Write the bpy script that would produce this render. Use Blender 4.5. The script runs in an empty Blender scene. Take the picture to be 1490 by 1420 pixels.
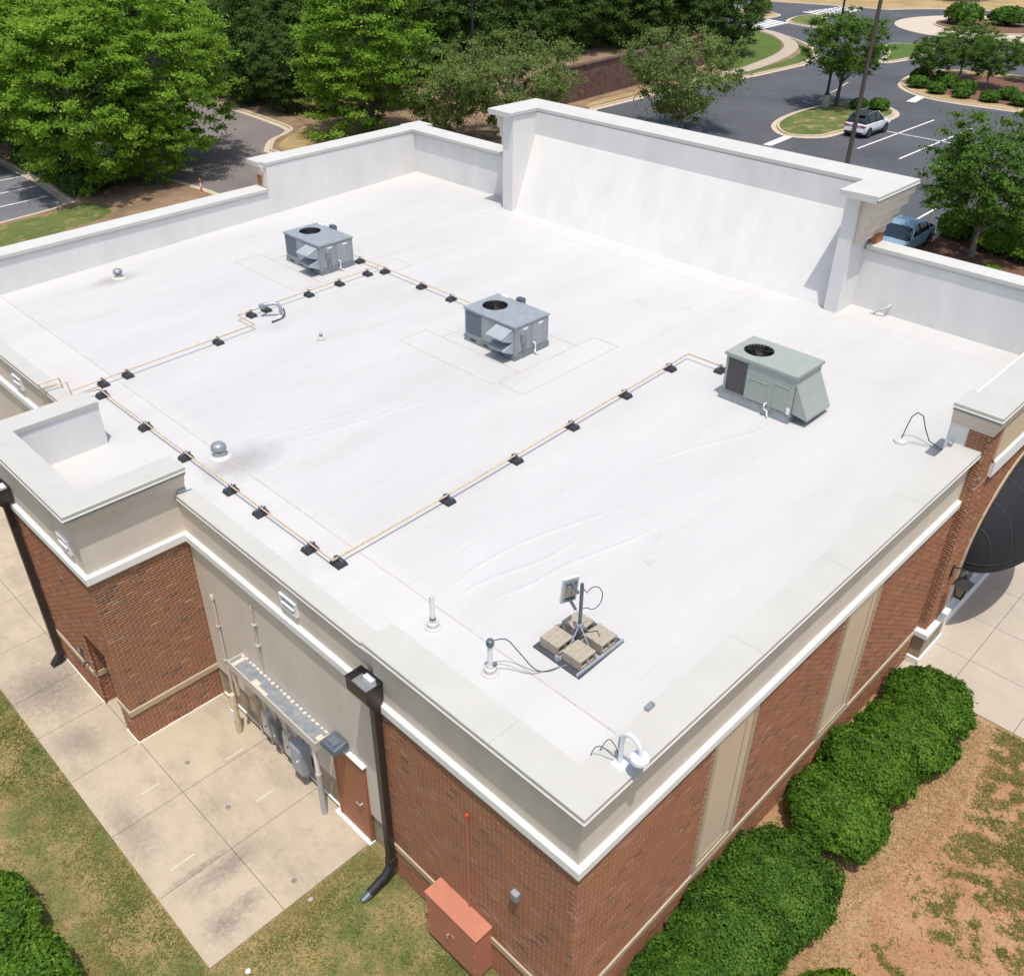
import bpy, bmesh, math, random
import numpy as np
from mathutils import Vector, Matrix, noise as mnoise
R = random.Random(7)
PI = math.pi
scene = bpy.context.scene
COL = scene.collection

# ---------------------------------------------------------------- camera
YAW, PITCH, ROLL = 0.7719, -0.5920, 0.0107
CAMPOS = Vector((-6.105, -4.5765, 16.177))
fw = Vector((math.cos(PITCH)*math.cos(YAW), math.cos(PITCH)*math.sin(YAW), math.sin(PITCH)))
rt = fw.cross(Vector((0, 0, 1))).normalized(); up = rt.cross(fw)
rt2 = rt*math.cos(ROLL)+up*math.sin(ROLL); up2 = up*math.cos(ROLL)-rt*math.sin(ROLL)
cd = bpy.data.cameras.new('camera'); cam = bpy.data.objects.new('camera', cd); COL.objects.link(cam)
m3 = Matrix((rt2, up2, -fw)).transposed()
cam.matrix_world = Matrix.Translation(CAMPOS) @ m3.to_4x4()
cd.sensor_fit = 'HORIZONTAL'; cd.sensor_width = 36; cd.lens = 1344.8/1490*36
cd.clip_start = .1; cd.clip_end = 2000
scene.camera = cam
# ---------------------------------------------------------------- world, sun, exposure
SUN = Vector((-.17, -.24, 1)).normalized()          # direction towards the sun
elev = math.asin(SUN.z); az = math.atan2(SUN.x, SUN.y)
w = bpy.data.worlds.new('World'); scene.world = w; w.use_nodes = True
nt = w.node_tree; bg = nt.nodes['Background']
sky = nt.nodes.new('ShaderNodeTexSky'); sky.sky_type = 'NISHITA'; sky.sun_disc = False
sky.sun_elevation = elev; sky.sun_rotation = az; sky.air_density = .9; sky.dust_density = 3.0; sky.ozone_density = .5
nt.links.new(sky.outputs[0], bg.inputs[0]); bg.inputs[1].default_value = 0.15
sd = bpy.data.lights.new('sun', 'SUN'); sd.energy = 3.3; sd.angle = math.radians(.55); sd.color = (1, .955, .89)
so = bpy.data.objects.new('sun', sd); COL.objects.link(so)
so.rotation_euler = SUN.to_track_quat('Z', 'Y').to_euler(); so.location = (0, 0, 60)
vs = scene.view_settings
vs.view_transform = 'Standard'; vs.look = 'None'; vs.exposure = 0.14; vs.gamma = 1; vs.use_curve_mapping = False

# ---------------------------------------------------------------- materials
MATS = {}
def nd(nt, t, **k):
    n = nt.nodes.new(t)
    for a, b in k.items(): setattr(n, a, b)
    return n
def newmat(name, rough=.6, metal=0., spec=.5):
    m = bpy.data.materials.new(name); m.use_nodes = True
    b = m.node_tree.nodes['Principled BSDF']
    b.inputs['Roughness'].default_value = rough; b.inputs['Metallic'].default_value = metal
    b.inputs['Specular IOR Level'].default_value = spec
    MATS[name] = m
    return m, m.node_tree, b
def ramp(nt, stops, interp='LINEAR'):
    r = nd(nt, 'ShaderNodeValToRGB'); e = r.color_ramp.elements; r.color_ramp.interpolation = interp
    while len(e) < len(stops): e.new(.5)
    for i, (p, c) in enumerate(stops):
        e[i].position = p; e[i].color = (*c, 1) if len(c) == 3 else c
    return r
def noise(nt, scale, detail=4, rough=.6, vec=None, stretch=None):
    tc = nd(nt, 'ShaderNodeTexCoord')
    n = nd(nt, 'ShaderNodeTexNoise'); n.inputs['Scale'].default_value = scale
    n.inputs['Detail'].default_value = detail; n.inputs['Roughness'].default_value = rough
    src = vec or tc.outputs['Object']
    if stretch:
        mp = nd(nt, 'ShaderNodeMapping'); mp.inputs['Scale'].default_value = stretch
        nt.links.new(src, mp.inputs[0]); src = mp.outputs[0]
    nt.links.new(src, n.inputs['Vector'])
    return n
def mixc(nt, fac, a, b, mode='MIX'):
    x = nd(nt, 'ShaderNodeMix', data_type='RGBA', blend_type=mode)
    for sock, v in ((x.inputs[0], fac), (x.inputs[6], a), (x.inputs[7], b)):
        if hasattr(v, 'links') or hasattr(v, 'is_linked'): nt.links.new(v, sock)
        elif isinstance(v, (int, float)): sock.default_value = v
        else: sock.default_value = (*v, 1)
    return x.outputs[2]
def bump(nt, b, h, strength=.3, dist=.02):
    bp = nd(nt, 'ShaderNodeBump'); bp.inputs['Strength'].default_value = strength; bp.inputs['Distance'].default_value = dist
    nt.links.new(h, bp.inputs['Height']); nt.links.new(bp.outputs[0], b.inputs['Normal'])
def M(name, col, rough=.6, metal=0., var=.12, vs=3., bs=0., bscale=60, spec=.5, col2=None, stretch=None):
    if name in MATS: return MATS[name]
    m, t, b = newmat(name, rough, metal, spec)
    n = noise(t, vs, 6, .65, stretch=stretch)
    lo = tuple(max(0, c*(1-var)) for c in col) if col2 is None else col2
    hi = tuple(min(1, c*(1+var)) for c in col) if col2 is None else col
    r = ramp(t, [(.3, lo), (.7, hi)])
    t.links.new(n.outputs[0], r.inputs[0]); t.links.new(r.outputs[0], b.inputs['Base Color'])
    if bs > 0:
        n2 = noise(t, bscale, 3); bump(t, b, n2.outputs[0], bs, .01)
    return m
def tintmat(name, stops, rough=.8, transl=0., spec=.3, var=.0, vs=30):
    m, t, b = newmat(name, rough, 0, spec)
    a = nd(t, 'ShaderNodeAttribute', attribute_name='tint')
    r = ramp(t, stops); t.links.new(a.outputs['Fac'], r.inputs[0]); c = r.outputs[0]
    if var:
        n = noise(t, vs, 5); r2 = ramp(t, [(.25, (1-var,)*3), (.75, (1+var*.5,)*3)]); t.links.new(n.outputs[0], r2.inputs[0])
        c = mixc(t, 1., c, r2.outputs[0], 'MULTIPLY')
    t.links.new(c, b.inputs['Base Color'])
    if transl:
        tr = nd(t, 'ShaderNodeBsdfTranslucent'); mx = nd(t, 'ShaderNodeMixShader'); mx.inputs[0].default_value = transl
        hs = nd(t, 'ShaderNodeHueSaturation'); hs.inputs['Value'].default_value = 1.35; hs.inputs['Hue'].default_value = .492
        t.links.new(c, hs.inputs['Color']); t.links.new(hs.outputs[0], tr.inputs['Color'])
        out = t.nodes['Material Output']
        t.links.new(b.outputs[0], mx.inputs[1]); t.links.new(tr.outputs[0], mx.inputs[2]); t.links.new(mx.outputs[0], out.inputs[0])
    return m
# plain finishes
M('coping', (.478, .472, .438), .55, 0, .045, 1.2, .05, 200)
M('coping_far', (.535, .53, .50), .55, 0, .045, 1.2)
M('eifs', (.66, .58, .49), .9, 0, .07, 1.3, .25, 180, stretch=(1, 1, .3))
M('eifs_tan', (.62, .48, .33), .9, 0, .04, 2, .25, 180)
M('band_white', (.80, .79, .76), .7, 0, .03, 3)
M('cast_stone', (.45, .35, .235), .85, 0, .12, 9, .3, 90)
M('base_stone', (.36, .29, .205), .9, 0, .22, 7, .5, 40)
M('mortar', (.44, .34, .255), .95, 0, .12, 30, .3, 150)
M('galv', (.29, .32, .345), .42, .35, .22, 9, .05, 80)
M('ac_blue', (.29, .325, .35), .5, .15, .12, 5)
M('ac_blue_light', (.34, .39, .415), .5, .1, .08, 5)
M('ac_grey', (.30, .325, .34), .55, .1, .16, 6, stretch=(1, 1, .25))
M('ac_rail', (.225, .25, .265), .5, .3, .2, 8)
M('ac_green', (.31, .345, .315), .5, .05, .06, 4)
M('ac_green_dark', (.27, .32, .295), .55, .05, .08, 4)
M('coil', (.075, .06, .055), .7, .2, .3, 20)
M('slat_dark', (.13, .155, .19), .6, .2, .15, 12)
M('black', (.018, .018, .02), .6, 0, .2, 8)
M('rubber', (.035, .036, .042), .85, 0, .25, 15)
M('mat_rubber', (.055, .06, .075), .9, 0, .18, 10)
M('bronze', (.045, .036, .033), .42, .25, .2, 6)
M('bronze_light', (.09, .075, .068), .45, .25, .2, 6)
M('gas_pipe', (.55, .43, .29), .55, 0, .22, 12)
M('gas_pipe_y', (.55, .42, .14), .55, 0, .2, 12)
M('pvc_white', (.76, .75, .73), .45, 0, .05, 6)
M('boot', (.53, .525, .51), .6, 0, .05, 6)
M('steel_paint', (.36, .40, .45), .45, .3, .12, 8)
M('steel_dark', (.12, .15, .18), .45, .4, .15, 8)
M('red_paint', (.47, .185, .112), .7, 0, .10, 2.2, stretch=(1, 1, .5))
M('door_paint', (.36, .135, .06), .6, 0, .06, 3)
M('cable', (.05, .05, .07), .5)
M('cable_grey', (.32, .33, .37), .5)
M('chrome', (.75, .75, .76), .25, .8, .05, 5)
M('cam_white', (.72, .75, .78), .4, 0, .03, 5)
M('cmu', (.36, .315, .25), .95, 0, .16, 14, .5, 60)
M('white_plastic', (.8, .8, .8), .5, 0, .03, 5)
M('tan_paint', (.56, .455, .31), .7, 0, .07, 5)
M('grey_pvc', (.42, .41, .39), .55, 0, .08, 5)
M('orange', (.6, .09, .03), .6)
M('wood_pole', (.085, .066, .055), .6, .1, .1, 4)
M('glass_dark', (.012, .022, .03), .06, 0, .1, 3, spec=.8)
M('store_glass', (.03, .045, .05), .05, 0, .1, 3, spec=.8)
M('tyre', (.02, .02, .021), .85)
M('rim', (.42, .43, .44), .35, .8)
M('rim_dark', (.10, .10, .11), .4, .7)
M('tail_red', (.22, .012, .018), .25)
M('lamp_clear', (.75, .78, .8), .15)
M('plate', (.75, .75, .72), .4)
M('trim_black', (.022, .023, .025), .55)
M('paint_white', (.80, .81, .82), .25, 0, .02, 3, spec=.6)
M('paint_blue', (.25, .375, .48), .25, .2, .03, 3, spec=.6)
M('road_paint', (.74, .74, .73), .7, 0, .10, 5)
M('kerb', (.50, .42, .31), .9, 0, .14, 3, .2, 60)
M('apron', (.50, .43, .34), .9, 0, .07, 1.2, .2, 60)
M('bark', (.10, .078, .062), .95, 0, .3, 7, .6, 30)
M('bark_light', (.22, .19, .16), .95, 0, .25, 7, .5, 30)
M('mulch', (.15, .075, .045), .95, 0, .35, 9, .7, 40)
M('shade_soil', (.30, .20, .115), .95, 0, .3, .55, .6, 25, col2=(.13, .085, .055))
M('awning', (.012, .0125, .017), .85, 0, .12, 25)
M('awning_seam', (.06, .06, .07), .8)
M('house_wall', (.62, .47, .40), .9); M('house_roof', (.30, .20, .15), .9, 0, .2, 1.5)
M('ret_block', (.145, .085, .066), .95, 0, .35, 1.5, .5, 20)
M('concrete_base', (.35, .33, .30), .9, 0, .15, 3)
M('seam', (.49, .48, .465), .8, 0, .1, 4)
M('seam_dirty', (.43, .395, .35), .85, 0, .2, 6)
M('panel_back', (.55, .55, .54), .5, .2, .1, 6)
M('stain_spot', (.20, .19, .17), .95)
M('efis_mould', (.66, .57, .47), .9, 0, .04, 2, .2, 180)

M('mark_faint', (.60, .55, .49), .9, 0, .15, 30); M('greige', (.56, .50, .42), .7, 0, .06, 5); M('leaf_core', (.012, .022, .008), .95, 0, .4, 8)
def mat_roof():
    m, t, b = newmat('membrane', .55, 0, .35)
    tc = nd(t, 'ShaderNodeTexCoord')
    n1 = noise(t, .9, 6, .6, stretch=(.22, 1., 1.)); r1 = ramp(t, [(.25, (.505, .503, .495)), (.75, (.565, .563, .554))]); t.links.new(n1.outputs[0], r1.inputs[0])
    n2 = noise(t, 22, 4, .7); r2 = ramp(t, [(.30, (.93,)*3), (.62, (1.,)*3)]); t.links.new(n2.outputs[0], r2.inputs[0])
    c = mixc(t, 1., r1.outputs[0], r2.outputs[0], 'MULTIPLY')
    sx = nd(t, 'ShaderNodeSeparateXYZ'); t.links.new(tc.outputs['Object'], sx.inputs[0])
    gt = nd(t, 'ShaderNodeMath', operation='GREATER_THAN'); gt.inputs[1].default_value = 1.915; t.links.new(sx.outputs['X'], gt.inputs[0])
    c = mixc(t, gt.outputs[0], c, mixc(t, 1., c, (.955, .957, .96), 'MULTIPLY'))
    # dirt left by ponding water along the low edge and the run-off streaks
    n3 = noise(t, .45, 6, .65, stretch=(.5, 1.3, 1)); r3 = ramp(t, [(.56, (0,)*3), (.74, (1,)*3)]); t.links.new(n3.outputs[0], r3.inputs[0])
    mu = nd(t, 'ShaderNodeMath', operation='MULTIPLY'); mu.inputs[1].default_value = .6; t.links.new(r3.outputs[0], mu.inputs[0])
    c = mixc(t, mu.outputs[0], c, (.44, .43, .412))
    # grime stains of their own shape round the vents and in the ponded corner
    nz = noise(t, 3.2, 6, .7)
    for (x, y, sx, sy, amt, colr) in ((2.05, 11.75, 1.25, .8, 1.25, (.36, .35, .35)), (4.95, 23.72, 1.1, .5, 1.1, (.36, .34, .31)),
                                      (1.05, 18.2, .36, 1.3, .75, (.52, .46, .46)), (6.6, 17.1, .6, .5, .8, (.42, .42, .43)),
                                      (11.9, 9.9, 1.2, .6, .25, (.55, .55, .54)), (2.0, 7.0, .3, 4.0, .5, (.55, .54, .52)),
                                      (2.0, 14.5, .35, 3.0, .5, (.55, .54, .52)), (-1.3, 11.5, .55, .5, .8, (.66, .48, .38)), (1.1, 10.75, .5, .8, .5, (.55, .54, .55))):
        mp = nd(t, 'ShaderNodeMapping', vector_type='POINT')
        mp.inputs['Location'].default_value = (-x/sx, -y/sy, 0); mp.inputs['Scale'].default_value = (1/sx, 1/sy, 0)
        t.links.new(tc.outputs['Object'], mp.inputs[0])
        ln = nd(t, 'ShaderNodeVectorMath', operation='LENGTH'); t.links.new(mp.outputs[0], ln.inputs[0])
        ad = nd(t, 'ShaderNodeMath', operation='ADD'); t.links.new(ln.outputs['Value'], ad.inputs[0]); t.links.new(nz.outputs[0], ad.inputs[1])
        rr = ramp(t, [(.45, (amt,)*3), (.95, (amt*.35,)*3), (1., (amt*.28,)*3)]); 
        mr = nd(t, 'ShaderNodeMapRange'); mr.inputs[1].default_value = .55; mr.inputs[2].default_value = 1.45; mr.inputs[3].default_value = amt; mr.inputs[4].default_value = 0
        t.links.new(ad.outputs[0], mr.inputs[0])
        c = mixc(t, mr.outputs[0], c, colr)
    t.links.new(c, b.inputs['Base Color'])
    n4 = noise(t, 1.6, 4, .5, stretch=(.35, 1.4, 1)); bump(t, b, n4.outputs[0], .10, .05)
mat_roof()
def mat_flash():
    m, t, b = newmat('membrane_wall', .6, 0, .3)
    n1 = noise(t, 1.2, 6, .65, stretch=(1, 1, .35)); r1 = ramp(t, [(.3, (.645, .635, .615)), (.72, (.745, .735, .715))]); t.links.new(n1.outputs[0], r1.inputs[0])
    n2 = noise(t, .7, 5, .7); r2 = ramp(t, [(.62, (0,)*3), (.8, (.35,)*3)]); t.links.new(n2.outputs[0], r2.inputs[0])
    c = mixc(t, r2.outputs[0], r1.outputs[0], (.60, .55, .48)); t.links.new(c, b.inputs['Base Color'])
    n4 = noise(t, 2.4, 3, .5, stretch=(1, 1, .3)); bump(t, b, n4.outputs[0], .12, .03)
mat_flash()
def mat_concrete(name, base, stains=True):
    m, t, b = newmat(name, .9, 0, .25)
    n1 = noise(t, 1.1, 8, .65); r1 = ramp(t, [(.3, tuple(c*.90 for c in base)), (.7, tuple(c*1.06 for c in base))]); t.links.new(n1.outputs[0], r1.inputs[0])
    n2 = noise(t, 30, 5, .7); r2 = ramp(t, [(.3, (.90,)*3), (.7, (1.04,)*3)]); t.links.new(n2.outputs[0], r2.inputs[0])
    c = mixc(t, 1., r1.outputs[0], r2.outputs[0], 'MULTIPLY')
    if stains:
        n3 = noise(t, .8, 7, .72, stretch=(1.2, .55, 1)); r3 = ramp(t, [(.46, (0,)*3), (.68, (.60,)*3)]); t.links.new(n3.outputs[0], r3.inputs[0])
        n5 = noise(t, 9, 6, .75); r5 = ramp(t, [(.35, (.25,)*3), (.65, (1,)*3)]); t.links.new(n5.outputs[0], r5.inputs[0])
        f = mixc(t, 1., r3.outputs[0], r5.outputs[0], 'MULTIPLY')
        c = mixc(t, f, c, (.17, .135, .115))
        tc = nd(t, 'ShaderNodeTexCoord')
        for (x, y, sx, sy, amt) in ((-2.7, 14.0, 1.3, 1.3, 1.0), (-2.2, 6.85, 1.1, .38, .95), (-2.6, 7.2, 1.0, .10, .8), (-2.85, 5.85, .55, .4, .95), (-3.1, 9.0, .5, 1.4, .7), (-2.3, 5.95, .4, .3, .8), (-2.9, 11.9, .7, .8, .8)):
            mp = nd(t, 'ShaderNodeMapping'); mp.inputs['Location'].default_value = (-x/sx, -y/sy, 0); mp.inputs['Scale'].default_value = (1/sx, 1/sy, 0)
            t.links.new(tc.outputs['Object'], mp.inputs[0])
            ln = nd(t, 'ShaderNodeVectorMath', operation='LENGTH'); t.links.new(mp.outputs[0], ln.inputs[0])
            ad = nd(t, 'ShaderNodeMath', operation='MULTIPLY_ADD'); t.links.new(n5.outputs[0], ad.inputs[0]); ad.inputs[1].default_value = 2.4; t.links.new(ln.outputs['Value'], ad.inputs[2])
            mr = nd(t, 'ShaderNodeMapRange'); mr.inputs[1].default_value = 1.15; mr.inputs[2].default_value = 2.15; mr.inputs[3].default_value = amt; mr.inputs[4].default_value = 0
            t.links.new(ad.outputs[0], mr.inputs[0]); c = mixc(t, mr.outputs[0], c, (.215, .185, .155))
    t.links.new(c, b.inputs['Base Color']); bump(t, b, n2.outputs[0], .15, .005)
mat_concrete('concrete', (.46, .39, .29)); mat_concrete('concrete_walk', (.45, .392, .318), False); mat_concrete('sidewalk', (.42, .355, .28), False)
def mat_asphalt(name, base):
    m, t, b = newmat(name, .85, 0, .3)
    n1 = noise(t, .18, 8, .65); r1 = ramp(t, [(.3, tuple(c*.8 for c in base)), (.7, tuple(c*1.2 for c in base))]); t.links.new(n1.outputs[0], r1.inputs[0])
    n2 = noise(t, 6, 8, .8); r2 = ramp(t, [(.25, (.72,)*3), (.75, (1.25,)*3)]); t.links.new(n2.outputs[0], r2.inputs[0])
    c = mixc(t, 1., r1.outputs[0], r2.outputs[0], 'MULTIPLY')
    vo = nd(t, 'ShaderNodeTexVoronoi', feature='DISTANCE_TO_EDGE'); vo.inputs['Scale'].default_value = .09
    nzz = noise(t, .5, 5, .6); tc = nd(t, 'ShaderNodeTexCoord')
    mxv = nd(t, 'ShaderNodeMix', data_type='VECTOR'); mxv.inputs[0].default_value = .25
    sc = nd(t, 'ShaderNodeVectorMath', operation='SCALE'); sc.inputs['Scale'].default_value = 9; t.links.new(nzz.outputs['Color'], sc.inputs[0])
    av = nd(t, 'ShaderNodeVectorMath', operation='ADD'); t.links.new(tc.outputs['Object'], av.inputs[0]); t.links.new(sc.outputs[0], av.inputs[1]); t.links.new(av.outputs[0], vo.inputs['Vector'])
    rc = ramp(t, [(.0, (.75,)*3), (.004, (0,)*3)]); t.links.new(vo.outputs['Distance'], rc.inputs[0])
    c = mixc(t, rc.outputs[0], c, tuple(x*.45 for x in base))
    t.links.new(c, b.inputs['Base Color']); bump(t, b, n2.outputs[0], .2, .01)
mat_asphalt('asphalt', (.084, .087, .098)); mat_asphalt('asphalt_old', (.185, .160, .152)); mat_asphalt('asphalt_lot', (.155, .158, .175))
def mat_lawn(name, green, dry, soil, s1=.5, lo=.42, hi=.6, slo=.55, shi=.7):
    m, t, b = newmat(name, .95, 0, .15)
    n1 = noise(t, s1, 9, .7); r1 = ramp(t, [(lo, green), (hi, dry)]); t.links.new(n1.outputs[0], r1.inputs[0])
    n2 = noise(t, s1*1.7+.13, 9, .72, stretch=(1, 1.2, 1)); r2 = ramp(t, [(slo, (0,)*3), (shi, (1,)*3)]); t.links.new(n2.outputs[0], r2.inputs[0])
    c = mixc(t, r2.outputs[0], r1.outputs[0], soil)
    n3 = noise(t, 24, 5, .8); r3 = ramp(t, [(.3, (.60,)*3), (.7, (1.3,)*3)]); t.links.new(n3.outputs[0], r3.inputs[0])
    c = mixc(t, 1., c, r3.outputs[0], 'MULTIPLY')
    t.links.new(c, b.inputs['Base Color']); bump(t, b, n3.outputs[0], .6, .03)
mat_lawn('lawn_dry', (.13, .15, .05), (.33, .24, .11), (.35, .225, .125))
mat_lawn('clay', (.35, .195, .10), (.41, .245, .135), (.43, .195, .11), .8)
mat_lawn('bed_soil', (.35, .21, .112), (.40, .255, .145), (.27, .165, .09), 1.6)
mat_lawn('grass_far', (.08, .125, .032), (.15, .165, .055), (.38, .27, .14), .35, .38, .62, .52, .68)
mat_lawn('grass_green', (.075, .13, .028), (.11, .15, .035), (.20, .17, .07), .3, .35, .65, .66, .8)
mat_lawn('grass_tan', (.32, .235, .105), (.42, .31, .16), (.40, .26, .15), .2)
tintmat('brick', [(0, (.15, .095, .08)), (.10, (.215, .12, .084)), (.24, (.28, .134, .08)), (.45, (.325, .144, .078)), (.7, (.355, .156, .08)), (.86, (.37, .182, .10)), (.95, (.40, .235, .15)), (1, (.45, .31, .215))], .9, 0, .2, .2, 45)
tintmat('leaf_oak', [(0, (.06, .135, .015)), (.5, (.18, .325, .034)), (1, (.34, .50, .065))], .6, .48, .15)
tintmat('leaf_maple', [(0, (.04, .09, .014)), (.5, (.09, .18, .026)), (1, (.17, .28, .045))], .55, .42, .2)
tintmat('leaf_olive', [(0, (.085, .13, .035)), (.5, (.16, .23, .062)), (1, (.26, .33, .11))], .6, .42, .2)
tintmat('leaf_dark', [(0, (.03, .065, .014)), (.5, (.08, .15, .03)), (1, (.15, .24, .05))], .55, .38, .2)
tintmat('leaf_holly', [(0, (.026, .068, .007)), (.5, (.07, .16, .013)), (1, (.15, .26, .03))], .6, .3, .18)
tintmat('leaf_box', [(0, (.022, .06, .008)), (.5, (.058, .14, .014)), (1, (.125, .225, .032))], .6, .28, .2)
tintmat('leaf_lime', [(0, (.05, .10, .006)), (.5, (.11, .20, .010)), (1, (.20, .30, .02))], .4, .3, .4)
tintmat('blade', [(0, (.12, .18, .04)), (.35, (.19, .235, .065)), (.6, (.33, .30, .12)), (1, (.55, .42, .23))], .85, .5, .1)

# ---------------------------------------------------------------- mesh helpers
class MB:
    def __init__(s): s.v = []; s.f = []
    def add(s, vs, fs):
        o = len(s.v); s.v += [tuple(p) for p in vs]; s.f += [tuple(i+o for i in f) for f in fs]; return s
    def box(s, x0, y0, z0, x1, y1, z1):
        return s.add([(x0,y0,z0),(x1,y0,z0),(x1,y1,z0),(x0,y1,z0),(x0,y0,z1),(x1,y0,z1),(x1,y1,z1),(x0,y1,z1)],
                     [(0,3,2,1),(4,5,6,7),(0,1,5,4),(1,2,6,5),(2,3,7,6),(3,0,4,7)])
    def opentop(s, x0, y0, z0, x1, y1, z1):
        return s.add([(x0,y0,z0),(x1,y0,z0),(x1,y1,z0),(x0,y1,z0),(x0,y0,z1),(x1,y0,z1),(x1,y1,z1),(x0,y1,z1)], [(0,3,2,1),(0,1,5,4),(1,2,6,5),(2,3,7,6),(3,0,4,7)])
    def quad(s, *p): return s.add(p, [tuple(range(len(p)))])
    def prism(s, poly, z0, z1):
        n = len(poly)
        return s.add([(x,y,z0) for x,y in poly]+[(x,y,z1) for x,y in poly],
                     [tuple(range(n))[::-1], tuple(range(n,2*n))]+[(i,(i+1)%n,n+(i+1)%n,n+i) for i in range(n)])
    def extr(s, poly, ax, a, b):
        """polygon given in the two other axes (cyclic order), extruded along ax from a to b"""
        n = len(poly)
        def P(p, t): return {'x': (t, p[0], p[1]), 'y': (p[0], t, p[1]), 'z': (p[0], p[1], t)}[ax]
        return s.add([P(p,a) for p in poly]+[P(p,b) for p in poly],
                     [tuple(range(n))[::-1], tuple(range(n,2*n))]+[(i,(i+1)%n,n+(i+1)%n,n+i) for i in range(n)])
    def tube(s, path, r, n=8, caps=True, r1=None):
        path = [Vector(p) for p in path]; L = len(path); o = len(s.v)
        prevu = None
        for i, p in enumerate(path):
            if i == 0: d = path[1]-p
            elif i == L-1: d = p-path[i-1]
            else: d = (path[i+1]-p).normalized()+(p-path[i-1]).normalized()
            if d.length < 1e-9: d = Vector((0,0,1))
            d.normalize()
            if prevu is None:
                u = d.cross(Vector((0,0,1)))
                if u.length < 1e-3: u = d.cross(Vector((0,1,0)))
            else: u = prevu-d*prevu.dot(d)
            u.normalize(); prevu = u; v = d.cross(u)
            rr = (r if r1 is None else r+(r1-r)*i/(L-1)) if not isinstance(r, (list, tuple)) else r[i]
            if 0 < i < L-1:
                c = max(.35, (path[i+1]-p).normalized().dot(d)); rr = rr if c > .999 else rr*min(1.35, 1/c**.5)
            for k in range(n):
                a = 2*PI*k/n; q = p+u*(math.cos(a)*rr)+v*(math.sin(a)*rr); s.v.append(tuple(q))
        for i in range(L-1):
            for k in range(n):
                s.f.append((o+i*n+k, o+i*n+(k+1)%n, o+(i+1)*n+(k+1)%n, o+(i+1)*n+k))
        if caps: s.f.append(tuple(o+k for k in range(n))[::-1]); s.f.append(tuple(o+(L-1)*n+k for k in range(n)))
        return s
    def cyl(s, p0, p1, r, r1=None, n=12): return s.tube([p0, p1], r, n, True, r if r1 is None else r1)
    def lathe(s, prof, c=(0,0,0), n=16):
        o = len(s.v); k0 = len(prof)
        for (r, z) in prof:
            for k in range(n):
                a = 2*PI*k/n; s.v.append((c[0]+r*math.cos(a), c[1]+r*math.sin(a), c[2]+z))
        for i in range(k0-1):
            for k in range(n): s.f.append((o+i*n+k, o+i*n+(k+1)%n, o+(i+1)*n+(k+1)%n, o+(i+1)*n+k))
        s.f.append(tuple(o+k for k in range(n))[::-1]); s.f.append(tuple(o+(k0-1)*n+k for k in range(n)))
        return s
    def sweep(s, path, prof, z0=0., closed=False):
        """profile (u, z): u is to the right of the path direction; mitred corners"""
        L = len(path); P = [Vector((p[0], p[1])) for p in path]; o = len(s.v); n = len(prof)
        for i in range(L):
            def dirn(a, b): return (P[b]-P[a]).normalized()
            if closed: d0 = dirn((i-1)%L, i); d1 = dirn(i, (i+1)%L)
            else:
                d1 = dirn(i, i+1) if i < L-1 else dirn(i-1, i); d0 = dirn(i-1, i) if i > 0 else d1
            n0 = Vector((d0.y, -d0.x)); n1 = Vector((d1.y, -d1.x)); mm = n0+n1
            k = 1/max(.25, (1+n0.dot(n1))); mm = mm*k
            zz = path[i][2] if len(path[i]) > 2 else 0
            for (u, z) in prof: s.v.append((P[i].x+mm.x*u, P[i].y+mm.y*u, z0+zz+z))
        for i in range(L if closed else L-1):
            j = (i+1) % L
            for k in range(n): s.f.append((o+i*n+k, o+i*n+(k+1)%n, o+j*n+(k+1)%n, o+j*n+k))
        if not closed: s.f.append(tuple(o+k for k in range(n))); s.f.append(tuple(o+(L-1)*n+k for k in range(n))[::-1])
        return s
    def build(s, name, mat, parent=None, off=(0,0,0), smooth=False, bevel=0):
        me = bpy.data.meshes.new(name)
        vv = [(a-off[0], b-off[1], c-off[2]) for a, b, c in s.v] if any(off) else s.v
        me.from_pydata(vv, [], s.f)
        bm = bmesh.new(); bm.from_mesh(me); bmesh.ops.recalc_face_normals(bm, faces=bm.faces); bm.to_mesh(me); bm.free()
        if smooth:
            me.polygons.foreach_set('use_smooth', [True]*len(me.polygons))
            try: me.set_sharp_from_angle(angle=math.radians(42))
            except Exception: pass
        me.materials.append(MATS[mat]); me.update()
        o = bpy.data.objects.new(name, me); COL.objects.link(o)
        if parent: o.parent = parent
        if bevel:
            md = o.modifiers.new('bevel', 'BEVEL'); md.width = bevel; md.segments = 2; md.limit_method = 'ANGLE'
        return o
def fastmesh(name, V, F, tint, mat, parent=None, kind=None):
    """numpy mesh: V (n,3), F (m,k), tint per vertex"""
    me = bpy.data.meshes.new(name); n = len(V); m, k = F.shape
    me.vertices.add(n); me.vertices.foreach_set('co', np.ascontiguousarray(V, np.float32).ravel())
    me.loops.add(m*k); me.loops.foreach_set('vertex_index', np.ascontiguousarray(F, np.int32).ravel())
    me.polygons.add(m); me.polygons.foreach_set('loop_start', np.arange(0, m*k, k, dtype=np.int32))
    me.update(calc_edges=True)
    if tint is not None:
        a = me.attributes.new('tint', 'FLOAT', 'POINT'); a.data.foreach_set('value', np.ascontiguousarray(tint, np.float32))
    me.materials.append(MATS[mat])
    o = bpy.data.objects.new(name, me); COL.objects.link(o)
    if parent: o.parent = parent
    if kind: o['kind'] = kind
    return o
def tag(o, label, cat, group=None):
    o['label'] = label; o['category'] = cat
    if group: o['group'] = group
    return o
def thing(name, label, cat, loc=(0,0,0), rz=0, group=None):
    o = bpy.data.objects.new(name, None); COL.objects.link(o); o.location = loc; o.rotation_euler = (0,0,rz); o.empty_display_size = .2
    return tag(o, label, cat, group)
def struct(o): o['kind'] = 'structure'; return o
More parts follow.
